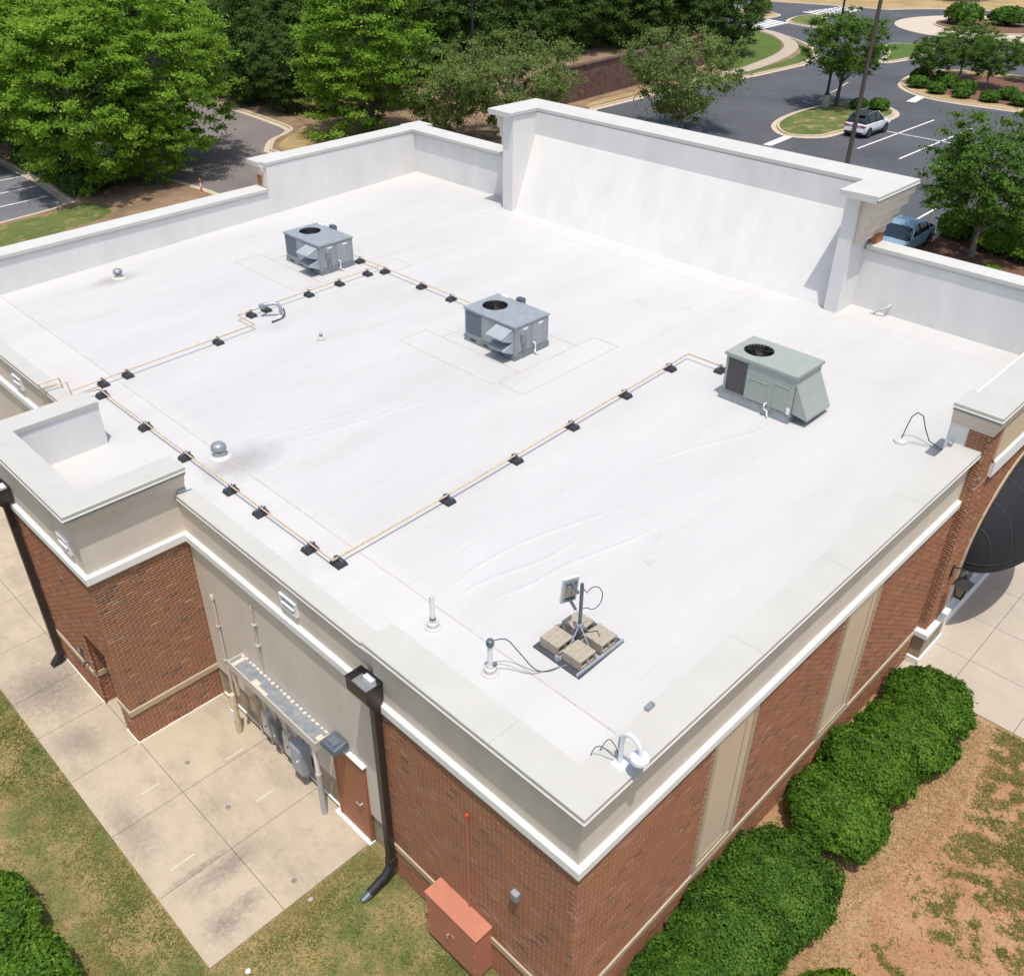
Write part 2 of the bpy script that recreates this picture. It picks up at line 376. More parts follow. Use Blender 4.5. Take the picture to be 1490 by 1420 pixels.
def dup(root, loc, rz=0, sc=1, label=None):
    r = root.copy(); COL.objects.link(r); r.location = loc; r.rotation_euler = (0,0,rz); r.scale = (sc,)*3 if isinstance(sc, (int, float)) else sc
    if label: r['label'] = label
    for ch in list(root.children):
        c = ch.copy(); COL.objects.link(c); c.parent = r
        for g in list(ch.children):
            q = g.copy(); COL.objects.link(q); q.parent = c
    return r
ORD = ['first','second','third','fourth','fifth','sixth','seventh','eighth','ninth','tenth','eleventh','twelfth','thirteenth','fourteenth','fifteenth','sixteenth']
def rz_(x): return 5.18+.0208*x                       # roof surface height
def smooth_path(pts, n=6, closed=False):
    P = [Vector((p[0], p[1])) for p in pts]; L = len(P); out = []
    for i in range(L if closed else L-1):
        p0 = P[(i-1)%L] if closed or i > 0 else P[0]; p1 = P[i]; p2 = P[(i+1)%L]; p3 = P[(i+2)%L] if closed or i < L-2 else P[-1]
        for k in range(n):
            t = k/n; q = .5*((2*p1)+(-p0+p2)*t+(2*p0-5*p1+4*p2-p3)*t*t+(-p0+3*p1-3*p2+p3)*t**3); out.append((q.x, q.y))
    if not closed: out.append((P[-1].x, P[-1].y))
    return out

# ================================================================ GROUND
def sheet(name, poly, z, mat):
    m = MB(); m.quad(*[(x, y, z) for x, y in poly]); return struct(m.build(name, mat))
g = 420
sheet('ground', [(-g,-g),(g,-g),(g,g),(-g,g)], -.09, 'grass_far')
sheet('lawn', [(-14,-14),(.3,-14),(.3,30),(-14,30)], -.03, 'lawn_dry')
sheet('clay_lawn', [(.3,-16),(12.2,-16),(12.2,.3),(.3,.3)], -.03, 'clay')
bed = smooth_path([(.3,-1.9),(2.5,-2.5),(4.6,-2.75),(7.2,-2.3),(9.4,-2.55),(11.4,-2.75),(12.1,-3.0)], 5)
sheet('planting_bed', [(12.1,.1),(.3,.1)]+bed, -.026, 'bed_soil')
def slab_field(name, xs, ys, mat, label_z=0., gap=.012, skip=()):
    m = MB(); m.box(xs[0]+.02, ys[0]+.02, -.25, xs[-1]-.02, ys[-1]-.02, -.055); root = struct(m.build(name, 'stain_spot'))
    for i in range(len(xs)-1):
        for j in range(len(ys)-1):
            if (i, j) in skip: continue
            MB().box(xs[i]+gap/2, ys[j]+gap/2, -.11, xs[i+1]-gap/2, ys[j+1]-gap/2, 0).build('slab', mat, root)
    return root
patio = slab_field('patio', [-3.48,-1.92,.16], [5.3,7.14,9.04,10.93,12.6,14.0,15.9,17.8,19.7,21.6,23.5,25.4,27.3], 'concrete')
walk = slab_field('entrance_walk', [12.12,13.75,15.4,17.05,18.7,20.35,22,23.65], [-11.0,-9.35,-7.7,-6.05,-4.4,-2.75,-1.1,.3], 'concrete_walk')
# little round drain covers set in the patio
for k, (x, y, q) in enumerate(((-1.46,9.67,'nearest the tower'),(-1.45,8.04,'in the middle of the row'),(-1.45,5.68,'nearest the patio corner'))):
    m = MB(); m.lathe([(.055,0),(.055,.006),(.045,.009)], (x,y,.0005), 16)
    tag(m.build('drain_cover', 'stain_spot'), 'small round dark drain cover in the patio, '+q, 'drain cover', 'drain covers')
for k, (x, y, lx, ly, lab) in enumerate(((-.62,9.15,.40,.03,'by the utility canopy'),(-.75,7.75,.38,.03,'between two drain covers'),(-2.35,9.6,.36,.03,'near the lawn edge'),(-2.75,7.55,.45,.03,'nearest the stained corner'))):
    m = MB(); m.box(x-lx*.55, y-ly*.4, .001, x+lx*.55, y+ly*.4, .004); tag(m.build('chalk_mark', 'mark_faint'), 'thin white survey paint mark on the patio '+lab, 'paint mark', 'survey marks')
# asphalt
sheet('rear_drive', [(-60,29),(34.5,29),(34.5,135),(-60,135)], -.004, 'asphalt_old')
sheet('left_parking', [(-60,45),(14.9,45),(14.9,125),(-60,125)], .004, 'asphalt_lot')
sheet('parking_lot', [(34.5,-70),(185,-70),(185,135),(34.5,135)], -.004, 'asphalt')
KERB = [(-.16,.13),(-.03,.13),(0,.09),(0,-.02),(.28,-.02),(.30,.004),(.30,-.08),(-.16,-.08)]
KERB = [(-.18,-.08),(-.18,.125),(-.03,.125),(.0,.10),(.02,.012),(.40,.008),(.40,-.08)]
def island(name, poly, mat, kind_kerb=True, top=.115, rev=False, kerb_open=None):
    """poly clockwise seen from above keeps the kerb gutter outside (right of travel is outside for CCW reversed)"""
    a = sum(poly[i][0]*poly[(i+1)%len(poly)][1]-poly[(i+1)%len(poly)][0]*poly[i][1] for i in range(len(poly)))
    if a < 0: poly = poly[::-1]                      # counter-clockwise: right of travel = outside
    m = MB(); m.quad(*[(x, y, top) for x, y in poly]); o = struct(m.build(name, mat))
    k = MB(); k.sweep(poly, KERB, 0, True); k.build('kerb', 'kerb', o)
    return o
nland = [(28.4,29.5),(52.5,29.5),(52.5,43.5),(54.5,46.0),(66,46.3),(77,45.0),(85.3,44.9)]+smooth_path([(90,46),(96,50),(101,56),(103.5,62)],4)+[(104,128),(33.6,128)]+smooth_path([(34,68),(33.4,58),(32.4,55.9),(30.4,54.7),(28.6,52.5)],3)
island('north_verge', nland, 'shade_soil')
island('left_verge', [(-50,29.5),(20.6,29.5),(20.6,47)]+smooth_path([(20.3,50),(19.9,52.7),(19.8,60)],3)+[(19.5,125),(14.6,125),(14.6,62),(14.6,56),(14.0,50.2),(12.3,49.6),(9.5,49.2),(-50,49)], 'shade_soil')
sheet('left_grass', smooth_path([(-30,44.5),(-30,48.6),(9,48.7),(12.2,49.0),(14.5,49.2),(15.0,48.0),(14.0,46.2),(9,45.2),(0,44.6)],4,True), .119, 'grass_far')
sheet('drive_corner_grass', smooth_path([(29.4,50.5),(29.6,52.8),(31,54.2),(32.8,55.4),(34.5,56.5),(37,55),(36,52),(33,50)],4,True), .119, 'grass_tan')
sheet('knoll_grass', smooth_path([(78.5,48.2),(83,48.6),(89.5,50.2),(95.5,53.2),(100.0,57.8),(100.5,62),(92,64),(84,58),(78.5,52)],5,True), .119, 'grass_green')
sheet('verge_grass', smooth_path([(72,46.2),(78,45.6),(85.5,45.4),(90,46.6),(95.5,50.5),(99.8,55.6),(98.3,53.6),(91.5,48.5),(84,46.7),(77,46.4)],4,True), .122, 'grass_green')
# curving pavement
ctr = smooth_path([(70,47.6),(76.5,46.9),(82,47.5),(90,49.4),(96,52.4),(101.5,58),(103,64)],6)
m = MB(); m.sweep(ctr, [(-.75,0),(-.75,.128),(.75,.128),(.75,0)]); struct(m.build('pavement', 'sidewalk'))
sheet('kerbside_dirt', smooth_path([(54.6,46.4),(64,47.0),(74,46.0),(80,45.5),(80,46.2),(70,47.4),(58,47.6)],3,True), .1205, 'grass_tan')
# island of the white car
isl = smooth_path([(58.5,30.6),(59.6,28.7),(62,28.3),(66.5,27.9),(70.6,28.1),(72.9,30.0),(72.4,32.4),(69.2,33.7),(64.4,33.7),(60.6,32.7)],5,True)
island('tree_island', isl, 'grass_far')
isr = smooth_path([(92.1,34.3),(88.5,34.6),(84.8,33.9),(82.2,32.8),(79.9,30.4),(78.9,27.1),(79.3,21.2),(79.5,10),(82,8),(93,8),(95,20),(95,30)],5,True)
island('shrub_island', isr, 'grass_tan')
sheet('island_mulch', smooth_path([(83.5,31.5),(81.3,29),(80.6,24),(81,14),(92,13),(92.5,30)],4,True), .12, 'mulch')
spl = smooth_path([(92.9,40.0),(98,41.8),(103.9,44.9),(106.3,43),(105.5,40.4),(101,39.3),(96,39.2)],5,True)
island('splitter_island', spl, 'grass_green')
sp2 = smooth_path([(110.2,55.5),(110.6,59.3),(112.3,62.2),(117.6,63.8),(121.6,62),(118,60.6),(114.5,57.6),(112,55.2)],5,True)
island('north_splitter_island', sp2, 'grass_far')
sp3 = smooth_path([(111.5,66.8),(113,72),(114,90),(117.5,90),(118,72),(117.6,67.2),(114.5,66)],4,True)
island('far_splitter_island', sp3, 'grass_tan')
CX, CY = 126, 41.2
ring = [(CX+19.6*math.cos(math.radians(a)), CY+19.6*math.sin(math.radians(a))) for a in range(-25, 73, 7)]
island('far_bank', [(184,30)]+ring+[(131.5,70),(129.5,76),(128.5,128),(184,128)], 'grass_tan')
m = MB(); m.lathe([(12.1,-.05),(12.1,.05),(11.8,.09),(6.3,.13)], (CX,CY,0), 64); struct(m.build('roundabout_apron', 'apron'))
m = MB(); m.lathe([(6.5,.1),(6.5,.27),(6.25,.28),(.5,.45)], (CX+.4,CY+1.0,0), 48); struct(m.build('roundabout_bed', 'mulch'))
m = MB(); m.lathe([(6.72,.09),(6.72,.24),(6.55,.26),(6.51,.26)], (CX+.4,CY+1.0,0), 48); struct(m.build('roundabout_kerb', 'kerb'))
# painted lines (4 mm sheets)
def line(name, label, a, b, wd, mat='road_paint', z=.0):
    a = Vector(a); b = Vector(b); d = (b-a).normalized(); n = Vector((-d.y, d.x))*wd/2
    p = [a+n, b+n, b-n, a-n]; m = MB(); m.prism([(q.x, q.y) for q in p], z+.001, z+.005)
    return tag(m.build(name, mat), label, 'road marking', 'painted road markings')
line('stall_line', 'white stall line on asphalt beside the white car', (58.6,25.05), (71.3,25.15), .13)
line('stall_line', 'white stall line, next one over from the white car', (58.1,21.75), (71.1,21.95), .13)
line('stall_line', 'white stall line beyond the tree by the hedge', (58.1,18.5), (71.1,18.6), .13)
line('stall_line', 'short white line crossing between the stall lines by the white car', (65.0,26.0), (65.0,18.5), .11)
line('stall_line', 'white stall line beside the roof of the blue sedan', (38,14.85), (50.0,15.3), .13)
line('stall_line', 'white stall end beside the rear wheel of the blue sedan', (43.2,12.25), (44.4,12.25), .13)
line('stop_bar', 'white stop bar at the kerb of the tree island', (54.8,29.95), (58.9,30.3), .62)
line('stop_bar', 'white stop bar at the kerb of the shrub island', (76.5,29.45), (79.4,29.85), .75)
for k, (a, b) in enumerate((((71.5,35.2),(73.6,35.6)),((75,36),(77,36.4)),((78.5,36.8),(80.6,37.3)))):
    line('lane_dash', 'faded lane dash on the road behind the tree island, %s from the left' % ORD[k], a, b, .14, 'kerb')
for k in range(7):
    t = k/6; line('zebra_bar', 'white crosswalk bar at the near crossing, %s from the dark hedge' % ORD[k], (104.2+t*6.6,60.9+t*.6), (105.4+t*6.6,64.6+t*.5), .62)
for k in range(8):
    t = k/7; line('zebra_bar', 'white crosswalk bar at the far crossing, %s from the left' % ORD[k], (121.4+t*8.6,62.0-t*.8), (122.6+t*8.6,66.0-t*.6), .62)
line('stall_line', 'pale stall line in the left lot nearest the lawn', (5,52.0), (13.6,52.5), .12, z=.008)
line('stall_line', 'pale stall line in the left lot under the trees', (5,57.4), (14.2,57.7), .12, z=.008)
line('stall_line', 'middle pale stall line in the left lot', (5,54.7), (14.0,55.0), .12, z=.008)

# ================================================================ BUILDING
bld = thing('commercial_building', 'flat white roofed brick and stucco commercial building seen from above', 'building')
N, NB, LW, TW, TN = .09, .05, .18, -1.905, 10.94     # wall planes: near stucco, near brick, low wall, tower front, tower side
BANDB, BANDT, WTB, WTT = 4.54, 4.72, .83, .99
def bx(name, mat, *b, parent=bld, bevel=0): return MB().box(*b).build(name, mat, parent, bevel=bevel)
# --- roof
m = MB(); xs = [.3,2,4,6,8,10,12,14,16,18,19.5]
for i in range(len(xs)-1):
    a, b = xs[i], xs[i+1]; m.quad((a,.1,rz_(a)),(b,.1,rz_(b)),(b,25.1+.0418*b,rz_(b)),(a,25.1+.0418*a,rz_(a)))
m.quad((-1.6,11.2,rz_(0)-.02),(.3,11.2,rz_(.3)),(.3,14.7,rz_(.3)),(-1.6,14.7,rz_(0)-.02))
roof = m.build('roof_membrane', 'membrane', bld)
def strip(pts, wd, h, mat, name, lens=False):
    """a welded lap, cover strip or wrinkle lying on the roof"""
    mm = MB(); P = [Vector((x, y)) for x, y in pts]; n = 5 if lens else 4; o = 0
    for i, p in enumerate(P):
        d = (P[min(i+1,len(P)-1)]-P[max(i-1,0)]).normalized(); q = Vector((-d.y, d.x)); e = min(1, i/max(1,len(P)-1)*4, (len(P)-1-i)/max(1,len(P)-1)*4) if lens else 1
        prof = [(-.5,.0005),(-.25,h*.7*e+.0005),(0,h*e+.001),(.25,h*.7*e+.0005),(.5,.0005)] if lens else [(-.5,.0005),(-.49,h),(.49,h),(.5,.0005)]
        for u, z in prof:
            v = p+q*(u*wd); mm.v.append((v.x, v.y, rz_(v.x)+z))
    for i in range(len(P)-1):
        for k in range(n-1): mm.f.append((i*n+k, i*n+k+1, (i+1)*n+k+1, (i+1)*n+k))
    return mm.build(name, mat, roof, smooth=lens)
MB().add([(.6,.6,rz_(.6)+.003),(1.9,.6,rz_(1.9)+.003),(1.93,25.0,rz_(1.9)+.003),(.6,25.0,rz_(.6)+.003)],[(0,1,2,3)]).build('edge_sheet', 'membrane', roof)
strip([(1.92,.65),(1.9,12),(1.95,25.0)], .022, .006, 'seam_dirty', 'lap_seam')
strip([(18.25,.7),(18.2,6)], .02, .003, 'seam', 'lap_seam'); strip([(17.6,6.0),(17.4,25.4)], .02, .003, 'seam', 'lap_seam')
for y in [1.4,3.3,5.9,8.9,10.9,13.0,15.1,17.0,19.2,21.5,23.4]: strip([(1.95,y),(18.3,y+.12)], .018, .0022, 'seam', 'lap_seam')
for y in (5.0,9.3,13.2,17.0,21.0): strip([(.62,y),(1.88,y)], .02, .0022, 'seam', 'lap_seam')
for (x0,y0,x1,y1,dx,dy) in ((9.35,10.2,11.5,13.2,.0,.0),(9.35,18.75,11.5,21.6,0,0)):
    # patches of membrane welded round the kerbs of the two blue-grey units
    for X0,Y0,X1,Y1 in ((x0,y0,x1,y1),(x0-.95,y0+.1,x0,y1+.7),(x0-.8,y0-.85,x1+.75,y0)):
        strip([(X0,Y0),(X1,Y0)], .022, .003, 'seam_dirty', 'patch_seam'); strip([(X0,Y1),(X1,Y1)], .022, .0034, 'seam_dirty', 'patch_seam')
        strip([(X0,Y0),(X0,Y1)], .022, .0038, 'seam_dirty', 'patch_seam'); strip([(X1,Y0),(X1,Y1)], .022, .0042, 'seam_dirty', 'patch_seam')
for pts in ([(2.11,5.21),(3.1,5.35),(4.3,5.25),(5.6,4.9),(7.46,4.32)],[(2.42,4.63),(3.4,4.3),(4.48,4.17),(5.8,3.8),(7.36,3.56)],[(2.52,11.92),(3.7,11.5),(4.88,11.22),(6.3,10.9),(7.82,10.33)],
            [(2.1,5.0),(3.0,4.95),(4.2,4.6),(5.3,4.55)],[(2.6,12.3),(4.1,11.9),(5.4,11.6)],[(8.0,5.3),(9.4,4.9),(10.9,4.3),(11.6,4.2)],[(3.2,16.9),(4.8,17.0),(6.2,17.2),(7.8,17.6)]):
    strip(smooth_path(pts, 5), .13, .014, 'membrane', 'membrane_wrinkle', True)
for (x, y) in ((6.35,3.55),(5.6,3.15),(15.6,9.5),(15.2,10.9)):
    m = MB(); m.prism([(x-.11,y-.11),(x+.11,y-.1),(x+.12,y+.1),(x-.1,y+.12)], rz_(x)-.004, rz_(x)+.005); m.build('membrane_patch', 'seam', roof)
# --- wall bodies
BR = []                                             # wanted bricks: (wall object, axis, plane, u0, u1, z0)
ROWH, BL = .0677, .2032
def bricks(wall, ax, plane, u0, u1, z0, z1, hole=None):
    r0 = math.ceil(z0/ROWH-.01); r1 = int(z1/ROWH+.01)
    for r in range(r0, r1):
        z = r*ROWH; off = (r % 2)*BL/2; k = math.floor((u0-off)/BL)
        while True:
            a = k*BL+off+.006; b = a+BL-.012; k += 1
            if a >= u1: break
            a = max(a, u0); b = min(b, u1)
            if b-a < .03: continue
            if hole and hole((a+b)/2, z+.03): continue
            BR.append((wall, ax, plane, a, b, z+.005))
wallL = bx('brick_wall', 'mortar', .0555, .0555, -.3, .58, 4.55, 4.60)
bricks(wallL, 'x', NB, NB, 4.55, 0, WTB); bricks(wallL, 'x', NB, NB, 4.55, WTT, BANDB)
m = MB(); m.box(.58, .0555, -.3, 12.8, .55, 4.60); wallR = m.build('brick_wall', 'mortar', bld)
P1, P2 = (3.42,4.70), (7.82,9.22)                    # stucco blind panels on the right wall
inp = lambda u, z: any(a-.05 < u < b+.05 for a, b in (P1, P2)) and z > WTT-.05
bricks(wallR, 'y', NB, .064, 12.75, 0, WTB); bricks(wallR, 'y', NB, .064, 12.75, WTT, BANDB, inp)
for a, b in (P1, P2):
    pn = bx('blind_panel', 'eifs_tan', a+.10, .049, WTT+.12, b-.10, .07, BANDB-.02)
    for f in ((a,.03,WTT,a+.10,.065,BANDB),(b-.10,.03,WTT,b,.065,BANDB),(a+.10,.03,WTT,b-.10,.065,WTT+.12)): bx('panel_frame', 'cast_stone', *f, parent=pn)
    bx('panel_joint', 'cast_stone', a+.24, .040, WTT+.25, b-.34, .0495, WTT+.28, parent=pn); bx('panel_joint', 'cast_stone', b-.34, .040, WTT+.25, b-.31, .0495, BANDB-.2, parent=pn)
bx('stucco_wall', 'eifs', N, N, 4.60, .585, 4.56, 5.83); bx('stucco_wall', 'eifs', .585, N+.0, 4.60, 12.745, .58, 5.83)
bx('parapet_flashing', 'membrane_wall', .585, .585, 4.9, .60, 4.56, 5.85); bx('parapet_flashing', 'membrane_wall', .60, .582, 4.9, 12.8, .598, 5.85)
# low stucco wall
bx('stucco_wall', 'eifs', LW, 4.56, .86, .49, TN, 5.56); bx('stucco_wall', 'eifs', LW, 15.0, .86, .49, 26.0, 5.56)
bx('base_course', 'base_stone', LW+.05, 4.56, -.3, .48, TN, .86); bx('base_course', 'base_stone', LW+.05, 15.0, -.3, .48, 26.0, .86)
bx('wall_reveal', 'eifs', .065, 4.552, .0, LW, 4.60, 4.60)
bx('parapet_flashing', 'membrane_wall', .50, 4.57, 4.9, .512, 10.9, 5.56); bx('parapet_flashing', 'membrane_wall', .50, 15.05, 4.9, .512, 25.0, 5.56)
# tower over the patio
wallT = bx('brick_wall', 'mortar', TW-.0245, TN-.0245, -.3, .34, 11.34, 4.60)
bricks(wallT, 'y', TN-.03, TW-.03, LW, 0, WTB); bricks(wallT, 'y', TN-.03, TW-.03, LW, WTT, BANDB)
m = MB(); m.box(TW-.0245, 11.34, -.3, -1.52, 11.46, 4.6).box(TW-.0245, 11.46, 2.26, -1.52, 12.58, 4.6).box(TW-.0245, 12.58, -.3, -1.52, 15.0, 4.6).box(-1.52, 14.6, -.3, LW, 15.0, 4.6)
wallF = m.build('brick_wall', 'mortar', bld)
nich = lambda u, z: 11.46 < u < 12.58 and z < 2.26
bricks(wallF, 'x', TW-.03, TN-.016, 15.0, 0, WTB, nich); bricks(wallF, 'x', TW-.03, TN-.016, 15.0, WTT, BANDB, nich)
bricks(wallF, 'y', 12.57, TW-.016, -1.60, 0, 2.24)
dr = bx('service_door', 'door_paint', -1.60, 11.50, .02, -1.55, 12.54, 2.14)
bx('door_frame', 'steel_paint', -1.62, 11.46, 0, -1.545, 11.50, 2.2, parent=dr); bx('door_frame', 'steel_paint', -1.62, 12.54, 0, -1.545, 12.568, 2.2, parent=dr); bx('door_frame', 'steel_paint', -1.62, 11.50, 2.14, -1.545, 12.54, 2.25, parent=dr)
m = MB(); m.cyl((-1.6,12.42,1.02),(-1.70,12.42,1.02),.018,n=8).cyl((-1.70,12.43,1.02),(-1.70,12.30,1.02),.014,n=8); m.build('door_handle', 'chrome', dr)
for b in ((TW,TN,4.6,.36,11.34,6.12),(TW,11.34,4.6,-1.5,14.6,6.12),(TW,14.6,4.6,.36,15.0,6.12)): bx('stucco_wall', 'eifs', *b)
for b in ((-1.5,11.34,5.0,.36,11.352,6.15),(-1.5,11.352,5.0,-1.488,14.588,6.15),(-1.5,14.588,5.0,.36,14.6,6.15),(.36,10.95,4.9,.374,11.352,6.17),(.36,14.588,4.9,.374,15.0,6.17)): bx('parapet_flashing', 'membrane_wall', *b)
# cast stone water table and white belt band
WT = [(0,WTB),(.045,WTB),(.045,WTT-.025),(.0,WTT)]
def swp(name, mat, path, prof, z0=0, closed=False, parent=bld): return MB().sweep(path, prof, z0, closed).build(name, mat, parent)
swp('water_table', 'cast_stone', [(.055,4.55),(.055,.055),(12.6,.055)], [(-.03,WTB),(.03,WTB),(.03,WTT-.02),(-.03,WTT)])
swp('water_table', 'cast_stone', [(TW-.02,15.0),(TW-.02,12.62)], [(-.03,WTB),(.035,WTB),(.035,WTT-.02),(-.03,WTT)])
swp('water_table', 'cast_stone', [(TW-.02,12.575),(-1.62,12.575)], [(-.03,WTB),(.02,WTB),(.02,WTT-.02),(-.03,WTT)])
swp('water_table', 'cast_stone', [(TW-.02,11.46),(TW-.02,TN-.02),(LW,TN-.02)], [(-.03,WTB),(.035,WTB),(.035,WTT-.02),(-.03,WTT)])
BAND = [(-.05,BANDB),(.085,BANDB),(.085,BANDT-.02),(.07,BANDT),(-.05,BANDT+.008)]
swp('belt_band', 'band_white', [(LW,26.0),(LW,15.0),(TW,15.0),(TW,TN),(LW,TN),(LW,4.56)], BAND)
swp('belt_band', 'band_white', [(N,4.56),(N,N),(12.74,N)], BAND)
# metal copings cut in lengths with open joints
def coping(path, prof, z0, mat='coping', seg=3.05, gap=.0035, name='coping'):
    P = [Vector(p[:2]) for p in path]; D = [0]
    for i in range(1, len(P)): D.append(D[-1]+(P[i]-P[i-1]).length)
    n = max(1, round(D[-1]/seg)); cuts = [D[-1]*k/n for k in range(n+1)]
    for c in range(1, n):                            # keep joints off the corners
        for d in D[1:-1]:
            if abs(cuts[c]-d) < .8: cuts[c] = d+(.9 if cuts[c] >= d else -.9)
    def at(s):
        for i in range(len(P)-1):
            if s <= D[i+1]+1e-6: t = (s-D[i])/(D[i+1]-D[i]); q = P[i].lerp(P[i+1], t); return (q.x, q.y)
    for c in range(n):
        a = cuts[c]+(gap/2 if c else 0); b = cuts[c+1]-(gap/2 if c < n-1 else 0)
        pts = [at(a)]+[tuple(P[i]) for i in range(1, len(P)-1) if a+.01 < D[i] < b-.01]+[at(b)]
        swp(name, mat, pts, prof, z0)
def cprof(W, ov, h=.19):
    return [(-W,-.02),(ov-.02,.0),(ov,-.012),(ov,-.085),(ov+.022,-.10),(ov+.022,-.112),(ov-.045,-.112),(ov-.045,-.165),(ov-.02,-.175),(ov-.02,-.19),(0,-.19),(-W+.03,-h),(-W+.03,-.12),(-W,-.12)]
def cthin(W, ov): return [(-W,-.02),(ov-.015,.0),(ov,-.012),(ov,-.085),(ov+.018,-.098),(ov+.018,-.108),(0,-.108),(-W+.03,-.16),(-W+.03,-.12),(-W,-.12)]
coping([(N,4.62),(N,N),(12.92,N)], cprof(.50,.14), 6.0)
coping([(LW,TN-.02),(LW,4.63)], cthin(.32,.055), 5.66); coping([(LW,26.0),(LW,15.2)], cthin(.32,.055), 5.66)
coping([(.375,15.0),(TW,15.0),(TW,TN),(.375,TN)], cprof(.44,.175), 6.285)
swp('cornice', 'efis_mould', [(.358,15.0),(TW,15.0),(TW,TN),(.358,TN)], [(-.01,-.50),(.03,-.50),(.03,-.43),(.08,-.36),(.08,-.27),(.125,-.235),(.125,-.19),(-.01,-.19)], 6.285)
bx('parapet_cap_flashing', 'steel_paint', LW+.0, TN-.05, 5.50, .36, TN-.005, 5.72)
# far walls
ymi = lambda x: 25.0+.0418*x
def skew(name, mat, x0, x1, t0, t1, z0, z1):
    m = MB(); m.prism([(x0,ymi(x0)+t0),(x1,ymi(x1)+t0),(x1,ymi(x1)+t1),(x0,ymi(x0)+t1)], z0, z1); return m.build(name, mat, bld)
skew('parapet_wall', 'membrane_wall', .18, 11.95, 0, .55, -.3, 6.25); skew('parapet_wall', 'membrane_wall', 11.95, 19.2, 0, .7, -.3, 7.15)
skew('stucco_wall', 'eifs', 11.9, 11.95, .05, .66, 6.30, 7.12)
skew('brick_pier', 'door_paint', 11.88, 11.9, .30, .6, 6.45, 6.80)
pt = lambda x, o: (x, ymi(x)+o)
coping([pt(11.85,.58),pt(-.05,.58)], cprof(.64,.09), 6.40, 'coping_far'); 
coping([(19.82,19.86),(19.82,ymi(19.82)+.72),pt(11.85,.72)], cprof(.74,.09), 7.30, 'coping_far')
bx('corner_pad', 'coping_far', 19.2+.02, ymi(19.2)+.1, 7.10, 20.25, 26.75, 7.288)
m = MB(); m.prism([pt(11.75,.2),pt(13.2,.2),pt(13.2,.98),pt(11.75,.98)], 7.12, 7.286); m.build('corner_pad', 'coping_far', bld)
m = MB(); m.prism([pt(11.83,.1),pt(12.9,.1),pt(12.9,.9),pt(11.83,.9)], 6.95, 7.12); m.build('cornice', 'efis_mould', bld)
m = MB(); m.prism([pt(11.88,.15),pt(12.8,.15),pt(12.8,.8),pt(11.88,.8)], 6.80, 6.95); m.build('cornice', 'efis_mould', bld)
bx('parapet_wall', 'membrane_wall', 19.2, 19.85, -.3, 19.8, 26.3, 7.15)
bx('parapet_wall', 'membrane_wall', 19.2, -.1, -.3, 19.65, 6.2, 7.25)
coping([(19.68,-.3),(19.68,6.12)], cprof(.54,.09), 7.42, 'coping_far')
bx('brick_pier', 'door_paint', 19.35, 5.95, 7.38, 19.75, 6.14, 7.62)
# raised sign parapet with sloped back
bx('sign_parapet', 'membrane_wall', 19.45, 6.2, -.3, 20.03, 19.8, 8.88)
bx('parapet_wing', 'membrane_wall', 18.28, 19.30, 5.3, 19.45, 19.8, 8.88); bx('parapet_wing', 'membrane_wall', 18.28, 6.2, 5.3, 19.45, 6.60, 8.88)
m = MB(); m.extr([(18.45,5.50),(19.45,5.50),(19.45,8.12)], 'y', 0, 1); 
m = MB(); m.add([(18.45,6.60,5.55),(19.45,6.60,5.5),(19.45,6.60,8.12),(18.45,19.30,5.55),(19.45,19.30,5.5),(19.45,19.30,8.12)], [(0,1,2),(3,5,4),(0,3,4,1),(1,4,5,2),(2,5,3,0)]); sl = m.build('sloped_membrane', 'membrane_wall', bld)
for y in ():
    m = MB(); dx = -.0045; m.quad((18.455+dx,y,5.57),(19.446+dx,y,8.115),(19.446+dx,y+.02,8.115),(18.455+dx,y+.02,5.57)); m.build('lap_seam', 'seam', sl)
SC = [(-.02,-1.48),(.08,-1.48),(.08,-1.22),(.18,-1.22),(.18,-.95),(.28,-.95),(.28,-.68),(.40,-.68),(.40,-.38),(.48,-.38),(.48,-.17),(-.02,-.17)]
swp('cornice', 'efis_mould', [(18.42,6.17),(20.05,6.17),(20.05,19.83),(18.42,19.83)], SC, 9.05)
coping([(18.08,6.15),(20.05,6.15),(20.05,19.85),(18.08,19.85)], cprof(.60,.52,.17), 9.05, 'coping_far')
# entrance tower
EX, EY = 12.75, -.15
AC_, AZ, AR = 16.43, 2.05, 2.55
arch = [(AC_-AR*math.cos(PI*k/24), AZ+AR*math.sin(PI*k/24)) for k in range(25)]
m = MB(); m.extr([(EX+.006,-.3),(AC_-AR,-.3)]+arch+[(AC_+AR,-.3),(19.75,-.3),(19.75,5.2),(EX+.006,5.2)], 'y', EY+.006, .35); wallE = m.build('brick_wall', 'mortar', bld)
inarch = lambda u, z: (abs(u-AC_) < AR+.1 and z < AZ) or (math.hypot(u-AC_, z-AZ) < AR+.12)
bricks(wallE, 'y', EY, EX, 19.7, .95, 5.13, inarch)
bricks(wallE, 'y', EY, EX, 13.38, 5.13, 6.5)
bricks(wallE, 'x', EX, EY+.014, .07, .95, 5.86)
bricks(wallE, 'x', EX, EY+.014, .32, 5.86, 6.45)
bx('tower_body', 'mortar', EX+.006, EY+.006, 5.2, 13.5, .35, 6.8); bx('tower_body', 'eifs_tan', 13.4, EY-.03, 5.5, 19.75, .6, 6.8)
bx('tower_flashing', 'membrane_wall', EX-.006, .33, 4.9, 13.4, .72, 6.85); bx('tower_flashing', 'membrane_wall', 13.4, .6, 4.9, 19.2, .66, 6.85)
bx('tower_flashing', 'membrane_wall', EX-.012, .12, 5.80, EX+.02, .33, 5.95)
swp('belt_band', 'band_white', [(13.4,EY),(19.75,EY)], [(-.05,5.15),(.08,5.15),(.08,5.52),(.06,5.56),(-.05,5.57)])
